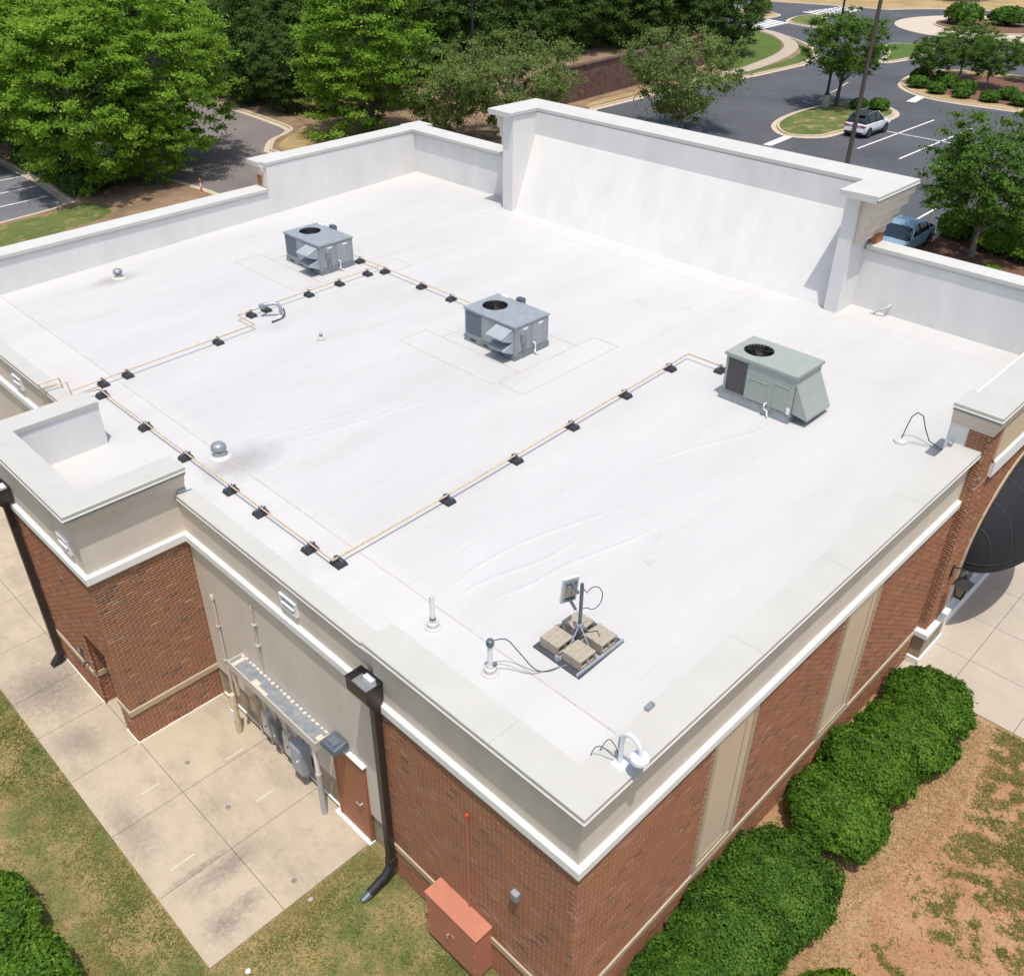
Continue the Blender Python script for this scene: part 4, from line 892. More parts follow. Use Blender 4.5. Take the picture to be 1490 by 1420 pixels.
def curve3(pts, n=6):
    out = []; P = [Vector(p) for p in pts]; L = len(P)
    for i in range(L-1):
        p0, p1, p2, p3 = P[max(i-1,0)], P[i], P[i+1], P[min(i+2,L-1)]
        for k in range(n):
            s_ = k/n; out.append(.5*((2*p1)+(-p0+p2)*s_+(2*p0-5*p1+4*p2-p3)*s_*s_+(-p0+3*p1-3*p2+p3)*s_**3))
    return out+[P[-1]]
zc = rz_(2)
m = MB(); m.tube(curve3([(1.53,3.22,zc+.68),(1.70,3.10,zc+.66),(1.86,2.95,zc+.35),(2.0,2.72,zc+.05),(2.2,2.55,zc+.02),(2.5,2.5,zc+.04)]), .009, 6); tag(m.build('antenna_cable', 'cable', smooth=True), 'dark cable curving from the weatherhead pipe to the antenna mat', 'cable')
m = MB(); m.tube(curve3([(1.57,3.2,zc+.16),(1.72,3.05,zc+.10),(1.9,2.75,zc+.02),(2.15,2.6,zc+.018),(2.45,2.45,zc+.035)]), .008, 5); tag(m.build('antenna_cable', 'cable_grey', smooth=True), 'thinner grey cable lying on the roof toward the antenna mat', 'cable')
# ---------------------------------------------------------------- dome camera on the coping
t = thing('security_camera', 'white dome security camera on a gooseneck arm at the coping corner', 'security camera', (.99,.19,5.985))
MB().box(-.12,-.10,0,.12,.10,.03).build('mount_plate', 'cam_white', t, bevel=.006)
m = MB(); m.tube(curve3([(0,.02,.03),(0,.02,.45),(0,-.02,.60),(0,-.12,.66),(0,-.24,.60),(0,-.29,.47),(0,-.29,.40)], 5), .034, 10); m.build('arm', 'cam_white', t, smooth=True)
m = MB(); m.lathe([(.05,.42),(.10,.405),(.13,.385),(.135,.33),(.12,.32)], (0,-.29,0), 20); m.build('housing', 'cam_white', t, smooth=True)
m = MB(); m.lathe([(.10,.325),(.09,.27),(.05,.225),(.01,.215)], (0,-.29,0), 18); m.build('dome', 'glass_dark', t, smooth=True)
MB().box(.02,.04,.22,.09,.10,.46).build('junction_box', 'steel_paint', t, bevel=.01)
m = MB(); m.tube(curve3([(-.02,.06,.10),(-.06,.12,.14),(-.12,.25,.24),(-.16,.36,.14),(-.2,.45,-.3)]), .007, 5); m.build('lead', 'cable', t)
m = MB(); m.tube(curve3([(.02,.06,.10),(.03,.14,.22),(.0,.26,.28),(-.03,.42,-.2)]), .007, 5); m.build('lead', 'cable', t)
MB().box(2.0,.50,5.985,2.16,.58,6.05).build('tmp', 'galv').name = 'roof_bracket'
tag(bpy.data.objects['roof_bracket'], 'small grey bracket on the inner coping edge near the camera', 'bracket')

# ================================================================ WALL FITTINGS
def downspout(label, face, y, ztop, pipe_x, pipe_y, zbot, elbow=True, hy=.27):
    t = thing('downspout', label, 'downspout', (pipe_x, pipe_y, 0), 0, 'downspouts'); O = (pipe_x, pipe_y, 0)
    x0, x1 = face-.34, face; y0, y1 = y-hy, y+hy; m = MB(); h = .28
    tk = .014
    m.box(x0,y0,ztop-h,x0+tk,y1,ztop).box(x1-tk,y0,ztop-h,x1,y1,ztop).box(x0+tk,y0,ztop-h,x1-tk,y0+tk,ztop).box(x0+tk,y1-tk,ztop-h,x1-tk,y1,ztop)
    # funnel below
    p = .075; a = [(x0,y0),(x1,y0),(x1,y1),(x0,y1)]; b = [(pipe_x-p,pipe_y-p),(pipe_x+p,pipe_y-p),(pipe_x+p,pipe_y+p),(pipe_x-p,pipe_y+p)]
    m.add([(u,v,ztop-h) for u,v in a]+[(u,v,ztop-h-.24) for u,v in b], [(i,(i+1)%4,4+(i+1)%4,4+i) for i in range(4)])
    hd = m.build('collector_head', 'bronze', t, O)
    MB().box(x0+.016,y0+.016,ztop-.16,x1-.016,y1-.016,ztop-.15).build('head_floor', 'galv', hd, O)
    m = MB(); m.box(x0-.012,y0-.012,ztop-.01,x0+.004,y1+.012,ztop+.012).box(x1-.004,y0-.012,ztop-.01,x1+.0,y1+.012,ztop+.012).box(x0+.004,y0-.012,ztop-.01,x1-.004,y0+.004,ztop+.012).box(x0+.004,y1-.004,ztop-.01,x1-.004,y1+.012,ztop+.012); m.build('rim', 'bronze', hd, O)
    MB().box(x1-.12,y-.12,ztop-.149,x1-.016,y+.10,ztop-.03).build('inlet_lip', 'white_plastic', hd, O)
    MB().box(pipe_x-.07,pipe_y-.07,zbot,pipe_x+.07,pipe_y+.07,ztop-h-.23).build('pipe', 'bronze', t, O, bevel=.012)
    return t, O
t, O = downspout('dark bronze downspout with open collector head at the brick corner', .085, 4.60, 5.20, -.06, 4.40, .62)
m = MB(); m.box(-.145,4.315,.36,.03,4.485,.64); m.build('shoe', 'bronze', t, O, bevel=.01)
m = MB(); m.tube([(-.05,4.40,.45),(-.22,4.40,.22),(-.62,4.40,.09)], .085, 12); m.build('drain_elbow', 'black', t, O, smooth=True)
m = MB(); m.tube([(-.60,4.40,.07),(-.80,4.40,.03)], .09, 10, True, .06); m.build('flexible_tip', 'steel_dark', t, O, smooth=True)
t, O = downspout('dark bronze downspout on the tower front over the stained patio', TW-.03, 14.62, 5.15, TW-.14, 14.62, .18)
m = MB(); m.add([(TW-.22,14.54,.22),(TW-.06,14.54,.22),(TW-.06,14.70,.22),(TW-.22,14.70,.22),(TW-.40,14.52,.01),(TW-.20,14.52,.01),(TW-.20,14.72,.01),(TW-.40,14.72,.01)], [(0,3,2,1),(4,5,6,7),(0,1,5,4),(1,2,6,5),(2,3,7,6),(3,0,4,7)]); m.build('shoe', 'black', t, O)
# utility canopy
t = thing('utility_canopy', 'long narrow metal rain canopy over the wall meters, paint peeling', 'canopy', (-.02,7.9,0)); O = (-.02,7.9,0)
cx0, cx1, cy0, cy1, cz = -.20, .17, 6.32, 9.44, 2.32
MB().box(cx0+.02,cy0+.02,cz-.06,cx1,cy1-.02,cz-.035).build('roof_sheet', 'galv', t, O)
MB().box(cx0,cy0,cz-.22,cx0+.02,cy1,cz).build('fascia', 'greige', t, O); MB().box(cx0+.02,cy0,cz-.22,cx1,cy0+.02,cz).build('fascia', 'greige', t, O); MB().box(cx0+.02,cy1-.02,cz-.22,cx1,cy1,cz).build('fascia', 'greige', t, O)
for k in range(22):
    y = cy0+.08+k*.14; MB().box(cx1-.05-R.random()*.03,y,cz-.035,cx1,y+.06+R.random()*.04,cz-.030).build('sealant_patch', 'greige', t, O)
for (x, y, a, b) in ((cx0+.02,8.05,.07,.34),(cx0+.02,8.4,.14,.2),(cx0+.1,cy0+.03,.14,.12),(cx0+.02,cy1-.2,.3,.1)): MB().box(x,y,cz-.035,x+a,y+b,cz-.0305).build('paint_flake', 'greige', t, O)
m = MB(); m.cyl((-.12,6.52,0),(-.12,6.52,1.22),.062,n=14); m.build('post', 'grey_pvc', t, O, smooth=True); m = MB(); m.cyl((-.12,6.52,1.22),(-.12,6.52,2.10),.048,n=14); m.build('post', 'pvc_white', t, O, smooth=True)
m = MB(); m.cyl((-.13,9.4,1.3),(-.13,9.4,2.10),.045,n=12); m.build('post', 'tan_paint', t, O, smooth=True)
t = thing('bollard', 'slim tan bollard post standing at the end of the meter canopy', 'bollard', (-.19,9.62,0))
m = MB(); m.lathe([(.07,0),(.07,1.15),(.06,1.19),(.02,1.21)], n=16); m.build('post', 'tan_paint', t, smooth=True); MB().box(-.085,-.05,.45,-.06,.05,.75).build('marker_plate', 'white_plastic', t)
def ebox(name, label, y0, y1, z0, z1, dep, mat, extra=()):
    t = thing(name, label, 'electrical box', (LW, (y0+y1)/2, z0), 0, 'electrical boxes under the canopy'); O = (LW, (y0+y1)/2, z0)
    MB().box(LW-dep,y0,z0,LW+.0,y1,z1).build('enclosure', mat, t, O, bevel=.012); dr_ = MB().box(LW-dep-.018,y0+.02,z0+.03,LW-dep,y1-.02,z1-.03).build('cover', mat, t, O, bevel=.005)
    MB().cyl((LW-dep-.018,(y0+y1)/2-.06,(z0+z1)/2),(LW-dep-.05,(y0+y1)/2-.06,(z0+z1)/2),.02,n=8).build('latch', extra[0] if extra else 'chrome', dr_, O)
    m = MB(); m.cyl((LW-.06,(y0+y1)/2,z1),(LW-.06,(y0+y1)/2,2.25),.02,n=8); m.build('conduit', 'tan_paint', t, O)
    if z0 > .3: m = MB(); m.cyl((LW-.05,(y0+y1)/2,0),(LW-.05,(y0+y1)/2,z0),.022,n=8); m.build('conduit', 'tan_paint', t, O)
ebox('meter_box', 'small tan box under the canopy nearest the bollard', 9.05, 9.33, .75, 1.15, .12, 'tan_paint')
ebox('switch_box', 'grey switch box with red handle under the canopy', 8.66, 8.92, .40, 1.05, .13, 'panel_back', ('tail_red',))
ebox('switch_box', 'narrow dark grey switch box under the canopy middle', 8.32, 8.52, .40, 1.05, .15, 'ac_rail')
ebox('switch_box', 'pale grey panel box with red handle left of the big blue-grey cabinet', 7.86, 8.12, .35, 1.05, .12, 'panel_back', ('tail_red',))
ebox('meter_cabinet', 'large blue-grey electric meter cabinet under the canopy', 7.26, 7.66, .38, 1.18, .24, 'steel_paint')
t = thing('door_lamp', 'square dark canopy lamp on the wall above the brown door', 'wall lamp', (.17,5.95,2.42))
m = MB(); m.add([(-.36,-.24,.0),(.0,-.24,.0),(.0,.24,.0),(-.36,.24,.0),(-.33,-.2,.10),(-.02,-.2,.14),(-.02,.2,.14),(-.33,.2,.10)], [(0,3,2,1),(4,5,6,7),(0,1,5,4),(1,2,6,5),(2,3,7,6),(3,0,4,7)]); m.build('housing', 'steel_dark', t, bevel=.015)
MB().box(-.26,-.12,.125,-.09,.12,.138).build('heat_plate', 'slat_dark', t); MB().box(-.30,-.17,-.012,-.06,.17,.0).build('lens', 'lamp_clear', t)
for y, z0, z1, lab in ((10.30,.0,3.35,'tan wall conduit beside the tower corner, the thicker one'),(8.60,2.25,4.10,'thin tan wall conduit rising above the meter canopy')):
    t = thing('wall_conduit', lab, 'conduit', (LW,y,z0), 0, 'conduits on the low wall'); m = MB(); r = .03 if z0 == 0 else .014
    m.cyl((-.04,0,0),(-.04,0,z1-z0),r,n=10); m.build('pipe', 'greige', t, smooth=True); m = MB(); m.lathe([(r*1.5,z1-z0-.08),(r*1.7,z1-z0),(r*.9,z1-z0+.05)], (-.04,0,0), 12); m.build('cap', 'greige', t, smooth=True)
    for q in (.45,.75): MB().box(-.085,-.05,(z1-z0)*q,-.002,.05,(z1-z0)*q+.03).build('strap', 'grey_pvc', t)
t = thing('pipe_cabinet', 'salmon red metal cabinet standing against the brick wall', 'cabinet', (-.14,2.415,0))
MB().box(-.18,-.635,.07,.185,.635,1.27).build('body', 'red_paint', t); MB().box(-.205,-.66,1.27,.188,.66,1.31).build('lid', 'red_paint', t, bevel=.006); MB().box(-.14,-.60,-.02,.15,.60,.07).build('plinth', 'black', t)  # black plinth paints the shadow strip below the cabinet body
for a, c in ((-.625,.006),(.012,.625)):
    d_ = MB().box(-.196,a,.10,-.18,c,1.25).build('door', 'red_paint', t, bevel=.003)
    if a < -.1: MB().lathe([(.05,0),(.05,.012)], n=14).build('lock_boss', 'red_paint', d_).matrix_local = Matrix.Translation((-.196,-.05,.72)) @ Matrix.Rotation(-PI/2, 4, 'Y')
for y in (-.60, .60):
    for z in (.25, .70, 1.12): MB().box(-.205, y-.02, z, -.196, y+.02, z+.09).build('hinge', 'red_paint', t)
m = MB(); m.cyl((-.196,.05,.70),(-.235,.05,.70),.016,n=8).box(-.24,.035,.60,-.228,.065,.72); m.build('latch', 'chrome', t)
t = thing('wall_conduit', 'thin red painted conduit running up the brick above the red cabinet', 'conduit', (.02,2.30,1.31)); m = MB(); m.cyl((0,0,0),(0,0,2.45),.016,n=8); m.build('pipe', 'red_paint', t); m = MB(); m.lathe([(.03,2.42),(.035,2.5),(.02,2.52)], n=10); m.build('cap', 'orange', t)
t = thing('wall_box', 'small grey weatherproof box on the brick wall near the corner', 'electrical box', (NB,1.20,2.78)); MB().box(-.09,-.07,0,.0,.07,.19).build('enclosure', 'steel_paint', t, bevel=.012); MB().box(-.105,-.06,.015,-.09,.06,.175).build('cover', 'galv', t)
t = thing('keypad', 'small dark keypad on the tower brick beside the recessed door', 'electrical box', (TW-.03,13.05,1.25)); MB().box(-.05,-.06,0,0,.06,.20).build('case', 'steel_dark', t, bevel=.01); MB().box(-.06,-.045,.09,-.05,.045,.17).build('keys', 'chrome', t)
t = thing('hose_bib', 'small dark hose tap low on the tower brick', 'tap', (TW-.03,12.85,1.12)); m = MB(); m.cyl((0,0,0),(-.10,0,-.02),.02,n=8).cyl((-.09,0,-.02),(-.10,0,-.08),.016,n=8); m.build('spout', 'bronze', t); m = MB(); m.lathe([(.04,0),(.04,.012)], (-.05,0,.03), 10); m.build('handle', 'steel_dark', t)
# lantern on the entrance pier
t = thing('wall_lantern', 'black four sided wall lantern on the entrance pier', 'wall lamp', (13.25,EY,2.0))
m = MB(); m.box(-.06,-.03,.42,.06,0,.72).tube([(0,-.02,.68),(0,-.16,.74),(0,-.33,.70)], .018, 7); m.build('bracket', 'black', t)
m = MB(); m.add([(-.07,-.26,.0),(.07,-.26,.0),(.07,-.40,.0),(-.07,-.40,.0),(-.13,-.20,.36),(.13,-.20,.36),(.13,-.46,.36),(-.13,-.46,.36)], [(0,1,2,3),(4,7,6,5),(0,4,5,1),(1,5,6,2),(2,6,7,3),(3,7,4,0)]); m.build('glass', 'base_stone', t)
for sx, sy in ((-1,-1),(1,-1),(1,1),(-1,1)): m = MB(); m.cyl((.07*sx,-.33+.07*sy,0),(.135*sx,-.33+.135*sy,.37),.014,n=6); m.build('corner_bar', 'black', t)
m = MB(); m.add([(-.19,-.14,.36),(.19,-.14,.36),(.19,-.52,.36),(-.19,-.52,.36),(-.05,-.28,.52),(.05,-.28,.52),(.05,-.38,.52),(-.05,-.38,.52)], [(0,1,2,3),(4,7,6,5),(0,4,5,1),(1,5,6,2),(2,6,7,3),(3,7,4,0)]); m.build('hood', 'black', t); m = MB(); m.lathe([(.05,.52),(.05,.58),(.02,.66)], (0,-.33,0), 8); m.build('finial', 'black', t)
MB().box(-.09,-.42,-.03,.09,-.24,.0).build('bottom', 'black', t)

# ================================================================ VEGETATION
def leaves(C, Nrm, S, rng, aspect=1.8, fold=.25):
    """one folded leaf card per centre: C (n,3), Nrm (n,3), S (n,) -> V, F(quads)"""
    n = len(C); Nn = Nrm/np.linalg.norm(Nrm, axis=1, keepdims=True)
    t = rng.normal(size=(n,3)); t -= (t*Nn).sum(1, keepdims=True)*Nn; t /= np.linalg.norm(t, axis=1, keepdims=True); b = np.cross(Nn, t)
    L = (S*aspect*.5)[:,None]; Wd = (S*.5)[:,None]
    V = np.stack([C-t*L, C+b*Wd-Nn*Wd*fold, C+t*L, C-b*Wd-Nn*Wd*fold], 1).reshape(-1,3)
    F = np.arange(4*n).reshape(-1,4)
    return V, F
def tree_parts(root, seed, H, Rr, trunk_h, mat, bark, n_cl=90, per=70, leaf=.2, flat=.55, shape='round', clr=.22, up=.6, droop=0., trunk_r=.02, spray=1.0):
    rng = np.random.default_rng(seed); rd = random.Random(seed)
    tr = MB(); top = Vector((rd.uniform(-.3,.3), rd.uniform(-.3,.3), H*.82))
    n = 6; path = [Vector((0,0,-.05))+(top-Vector((0,0,-.05)))*(i/n)+Vector((rd.uniform(-.08,.08), rd.uniform(-.08,.08), 0))*(i > 0) for i in range(n+1)]
    r0 = trunk_r*H; tr.tube(path, [r0*(1.35 if i == 0 else 1)*(1-.82*i/n) for i in range(n+1)], 8); tr.build('trunk', bark, root, smooth=True)
    # crown: clusters of leaves at the ends of limbs
    K = rng.normal(size=(n_cl*3,3)); K /= np.linalg.norm(K, axis=1, keepdims=True); rad = rng.uniform(.25,1.,size=len(K))**.5
    cz = trunk_h+(H-trunk_h)*.5; hz = (H-trunk_h)*.5
    P = K*rad[:,None]*np.array([Rr,Rr,hz]); 
    lump = np.array([1+.22*mnoise.noise(Vector(k*1.7)+Vector((seed,0,0))) + .12*mnoise.noise(Vector(k*4)+Vector((0,seed,0))) for k in K]); P *= lump[:,None]
    if shape == 'cone':
        zt = (P[:,2]+hz)/(2*hz); f = np.clip(1.28-1.05*zt, .12, 1.2); P[:,0] *= f; P[:,1] *= f
    if shape == 'vase':
        zt = (P[:,2]+hz)/(2*hz); f = np.clip(.55+.6*zt, .4, 1.1); P[:,0] *= f; P[:,1] *= f
    P = P[:n_cl]; P[:,2] += cz
    P[:,2] -= droop*(np.hypot(P[:,0],P[:,1])/Rr)**2*hz*.5
    lb = MB()
    for i in range(0, n_cl, max(1, n_cl//26)):
        e = Vector(P[i])*.97; s0 = min(max(trunk_h*.75, e.z-Rr*.5), H*.75); st = top*(s0/top.z); mid = st.lerp(e, .5)+Vector((0,0,.08*Rr)); rr = r0*.30
        lb.tube([st, mid, e], [rr, rr*.6, rr*.18], 5, False)
    lb.build('limbs', bark, root, smooth=True)
    cl = clr*Rr*rng.uniform(.7,1.35,size=n_cl); idx = np.repeat(np.arange(n_cl), per); m_ = len(idx)
    off = rng.normal(size=(m_,3)); off /= np.linalg.norm(off, axis=1, keepdims=True); off *= np.clip(np.abs(rng.normal(size=m_))*.54, 0, 1.5)[:,None]
    outw = P[idx]-np.array([0,0,cz]); outw /= (np.linalg.norm(outw, axis=1, keepdims=True)+1e-6)
    q = off*cl[idx][:,None]*np.array([1,1,flat]); q += outw*(np.abs(off[:,:1])*cl[idx][:,None]*(spray-1))
    C = P[idx]+q
    nr = rng.normal(size=(m_,3))*.65+np.array([0,0,up])+outw*.45
    S = leaf*rng.uniform(.6,1.35,size=m_); V, F = leaves(C, nr, S, rng)
    ct = rng.uniform(-.18,.18,size=n_cl); tint = np.clip(.5+ct[idx]+rng.normal(size=m_)*.16, 0, 1)
    fastmesh('crown', V, F, np.repeat(tint, 4), mat, root)
def tree(name, label, loc, group, rz=0., **k):
    t = thing(name, label, 'tree', loc, rz, group); tree_parts(t, **k); return t
GL = .115
# left verge, big bright trees
oakA = tree('oak_tree', 'bright green tree with slim pale trunk at the left lot corner', (15.7,51.3,GL), 'leafy trees on the left', seed=3, H=10.4, Rr=4.6, trunk_h=.6, mat='leaf_oak', bark='bark_light', n_cl=460, per=180, leaf=.115, flat=.36, clr=.14, up=.75, trunk_r=.013)
tree('oak_tree', 'large bright green tree overhanging the rear drive', (21.2,54.6,GL), 'leafy trees on the left', seed=11, H=12, Rr=6.2, trunk_h=.5, mat='leaf_oak', bark='bark', n_cl=560, per=180, leaf=.115, flat=.36, clr=.12, up=.8, droop=.25, trunk_r=.018)
dup(oakA, (19.3,50.3,GL), 1.1, .52, 'low young tree at the drive edge under the big one')
dup(oakA, (15.2,61.0,GL), 2.2, 1.05, 'green tree behind the others at the far left edge')
dup(oakA, (17.3,69.5,GL), 4.0, 1.1, 'green tree deeper in the left row at the top of the picture')
dup(oakA, (10.5,74,GL), 1.0, 1.05, 'green tree at the upper left corner of the picture')
dup(oakA, (24.5,82,GL), 5.0, 1.15, 'green tree beyond the end of the rear drive')
# big conical bright tree behind the rear parapet
oakC = tree('pin_oak_tree', 'tall conical bright green tree right behind the rear parapet corner', (35.8,50.3,GL), 'leafy trees behind the parapet', seed=21, H=15, Rr=6.0, trunk_h=.8, mat='leaf_oak', bark='bark', n_cl=580, per=180, leaf=.115, flat=.32, shape='cone', clr=.14, up=.8, droop=.5, trunk_r=.016)
olD = tree('willow_oak_tree', 'wide grey-green feathery tree behind the parapet left of the sign wall', (41.9,42.6,GL), 'feathery trees', seed=31, H=6.9, Rr=4.9, trunk_h=1.0, mat='leaf_olive', bark='bark_light', n_cl=260, per=120, leaf=.10, flat=.6, shape='vase', clr=.15, up=.5, spray=1.5, trunk_r=.02)
dup(olD, (38.9,46.2,GL), 2.0, .88, 'grey-green feathery tree close to the tall conical one')
tree('willow_oak_tree', 'round feathery tree rising behind the middle of the sign wall', (53.6,36.6,0), 'feathery trees', seed=37, H=7.0, Rr=4.7, trunk_h=1.0, mat='leaf_olive', bark='bark_light', n_cl=260, per=120, leaf=.10, flat=.6, shape='vase', clr=.155, up=.5, spray=1.5, trunk_r=.02)
tree('willow_oak_tree', 'round topped tree on the island behind the white car', (69.7,32.7,GL), 'feathery trees', seed=41, H=7.3, Rr=3.5, trunk_h=2.2, mat='leaf_maple', bark='bark', n_cl=300, per=110, leaf=.09, flat=.55, clr=.155, up=.6, spray=1.3, trunk_r=.022)
mapH = tree('maple_tree', 'dark green maple with bare trunk beside the hedge at the right edge', (42.3,10.5,GL), 'maples in the parking lot', seed=51, H=6.9, Rr=3.45, trunk_h=1.45, mat='leaf_maple', bark='bark_light', n_cl=320, per=130, leaf=.09, flat=.42, clr=.16, up=.8, trunk_r=.02)
dup(mapH, (86.5,27.2,GL), 1.3, .66, 'small maple on the shrub island nearest the right edge')
dup(mapH, (90.0,31.0,GL), 3.3, .72, 'small maple on the shrub island nearer the roundabout')
dup(mapH, (84.6,31.6,GL), 4.1, .62, 'small bushy maple at the rounded end of the shrub island')
dup(mapH, (93.0,25.5,GL), 5.3, .66, 'small maple at the back of the shrub island')
dup(mapH, (153,57,GL), .3, 1.5, 'far tree shading the bank beyond the roundabout')
dup(mapH, (33.0,79.5,GL), 2.0, 1.6, 'mid green tree in front of the dark screen at the drive end')
# evergreen row
evA = tree('holly_tree', 'dark evergreen of the far row beside the drive end', (36.5,69.5,GL), 'dark evergreen screen', seed=61, H=11, Rr=3.6, trunk_h=.3, mat='leaf_dark', bark='bark', n_cl=420, per=210, leaf=.095, flat=.55, shape='cone', clr=.22, up=.6, trunk_r=.018)
evB = tree('magnolia_tree', 'dark round evergreen of the far row behind the tall conical tree', (43,65.5,GL), 'dark evergreen screen', seed=71, H=10, Rr=3.9, trunk_h=.3, mat='leaf_dark', bark='bark', n_cl=420, per=210, leaf=.095, flat=.55, clr=.16, up=.6, trunk_r=.018)
k = 0
EV = [(34.9,76,0,1),(40,74.5,1,1.1),(39.2,66.5,1,.8),(47.5,63.5,0,1.05),(52,64,1,1.05),(56.5,62.0,0,1.0),(60.5,61.5,1,1.0),(64.5,61,0,1.0),(68.5,61.0,1,.95),(72.5,60.5,0,1.05),(76.2,59.5,1,.95),(79.8,58,1,1.0),(82.8,55.6,0,.95),(84.6,52.7,1,.78),(46,72,0,1.2),(54,71,1,1.2),(62,69.5,0,1.2),(70,68.5,1,1.2),(78,66.5,0,1.2),(85.5,62.5,1,1.1),(50,80,0,1.3),(60,79,1,1.3),(71,77,0,1.3),(82,74,1,1.3),(31,86,1,1.2),(40,86,0,1.3),(35.9,61.3,1,.62),(35.6,65.6,0,.8),(38.6,58.6,1,.6),(42.5,57.5,0,.75)]
for i, (x, y, w_, s_) in enumerate(EV):
    where = 'front rank' if i < 14 else ('second rank' if i < 20 else 'rear rank')
    j = i if i < 14 else (i-14 if i < 20 else i-20)
    lab = ('dark pointed evergreen' if w_ == 0 else 'dark rounded evergreen')+' of the far screen, %s, %s from the left' % (where, ORD[j])
    dup(evB if w_ else evA, (x,y,GL), R.uniform(0,6.28), s_, lab)
# clipped shrubs and hedges
def bush_parts(root, seed, rx, ry, rz, mat, n, leaf, lump=.20, box=2.25, zc=.45):
    rng = np.random.default_rng(seed); d = rng.normal(size=(n,3)); d[:,2] = np.abs(d[:,2])*1.05-.25; d /= np.linalg.norm(d, axis=1, keepdims=True)
    # super-ellipsoid for a clipped outline, with soft lumps
    s_ = (np.abs(d)**box).sum(1)**(-1/box)
    lm = np.array([mnoise.noise(Vector(k*2.1)+Vector((seed*3.1,0,0)))*lump+mnoise.noise(Vector(k*5.5)+Vector((0,seed*2.7,0)))*lump*.6 for k in d])
    r = s_*(1+lm)*(1-rng.uniform(0,1,size=n)**1.8*.32)*(1+.10*(rng.uniform(0,1,size=n)>.965)*rng.uniform(.3,1,size=n))
    C = d*r[:,None]*np.array([rx,ry,rz*(1-zc)]); C[:,2] += rz*zc; C[:,2] = np.maximum(C[:,2], .03)
    nr = d+rng.normal(size=(n,3))*.55+np.array([0,0,.3]); S = leaf*rng.uniform(.65,1.35,size=n); V, F = leaves(C, nr, S, rng, 1.6, .2)
    big = np.array([mnoise.noise(Vector(c*3.0)) for c in C]); tint = np.clip(.5+big*.45+rng.normal(size=n)*.2, 0, 1)
    fastmesh('foliage', V, F, np.repeat(tint, 4), mat, root)
    m = MB(); m.lathe([(.05,0),(.30,.18),(.62,.45),(.66,.62),(.45,.80),(.1,.88)], n=12); m.v = [(x*rx*1.12,y*ry*1.12,z*rz*.94) for x,y,z in m.v]; m.build('inner_core', 'leaf_core', root, smooth=True)  # solid near-black core filling the inside of the foliage
    m = MB()
    for k in range(4): a = k*1.6+seed; m.tube([(.06*math.cos(a),.06*math.sin(a),-.03),(rx*.4*math.cos(a),ry*.4*math.sin(a),rz*.45)], .022, 5)
    m.build('stem', 'bark', root)
def bush(label, loc, rx, ry, rz, mat, seed, n, leaf, group, **k):
    t = thing('shrub', label, 'shrub', loc, 0, group); bush_parts(t, seed, rx, ry, rz, mat, n, leaf, **k); return t
G1 = 'clipped shrubs along the brick wall'
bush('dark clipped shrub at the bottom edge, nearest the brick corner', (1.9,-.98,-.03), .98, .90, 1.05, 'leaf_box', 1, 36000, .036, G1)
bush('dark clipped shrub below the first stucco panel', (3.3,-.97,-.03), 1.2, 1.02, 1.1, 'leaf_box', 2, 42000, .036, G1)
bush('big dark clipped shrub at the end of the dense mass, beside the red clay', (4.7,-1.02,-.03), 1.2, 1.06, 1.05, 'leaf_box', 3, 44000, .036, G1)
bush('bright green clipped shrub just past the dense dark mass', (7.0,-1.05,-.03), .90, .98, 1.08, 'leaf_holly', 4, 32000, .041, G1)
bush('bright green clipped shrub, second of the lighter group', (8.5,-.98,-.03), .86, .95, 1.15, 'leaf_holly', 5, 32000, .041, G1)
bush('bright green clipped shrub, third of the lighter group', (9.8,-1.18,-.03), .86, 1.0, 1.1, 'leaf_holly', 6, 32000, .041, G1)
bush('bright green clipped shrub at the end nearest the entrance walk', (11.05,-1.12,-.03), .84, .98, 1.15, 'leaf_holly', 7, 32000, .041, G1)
bush('yellow-green shrub cut off by the bottom edge of the picture', (3.35,-2.95,-.03), .75, .7, .8, 'leaf_lime', 8, 12000, .05, None)
for i, (y, lab) in enumerate(((8.55,'at its far end'),(7.1,'in the middle'),(5.6,'at the bottom edge'),(4.1,'just outside the lower frame'))):
    bush('bright green clipped hedge plant by the patio lawn, '+lab, (-6.15,y,-.03), 1.02, .95, .95, 'leaf_holly', 20+i, 20000, .05, 'hedge beside the lawn', box=3.2, lump=.08)
# distant shrubs: one kind, copied
sh = thing('shrub', 'low clipped shrub on the shrub island nearest the stop bar', 'shrub', (82.3,31.6,.12), 0, 'island shrubs'); bush_parts(sh, 40, .85, .85, .95, 'leaf_box', 2600, .14)
for (x, y, s_, lab) in ((81.0,29.3,.9,'second along the kerb'),(80.8,27.0,.85,'third along the kerb'),(80.9,24.7,.9,'fourth along the kerb'),(82.9,27.6,1.1,'behind the third one'),(84.3,30.0,1.2,'under the small maple'),(83.0,24.0,1.0,'behind the fourth one'),(81.2,22.3,1.0,'at the right edge'),(85.5,32.7,1.1,'nearest the road behind')):
    dup(sh, (x,y,.12), R.uniform(0,6), s_, 'low clipped shrub on the shrub island, '+lab)
dup(sh, (71.0,29.7,.12), 1, .9, 'low shrub on the tree island beside the white car'); dup(sh, (70.2,31.0,.12), 2, .8, 'low shrub on the tree island by the trunk')
dup(sh, (124.6,45.2,.4), 1, (3.0,2.2,2.3), 'clipped bush on the roundabout bed, left one'); dup(sh, (127.0,40.6,.4), 2, (2.6,2.2,2.1), 'clipped bush on the roundabout bed, right one')
dup(sh, (116.3,69.0,.1), 2, 1.7, 'round bush on the far splitter island')
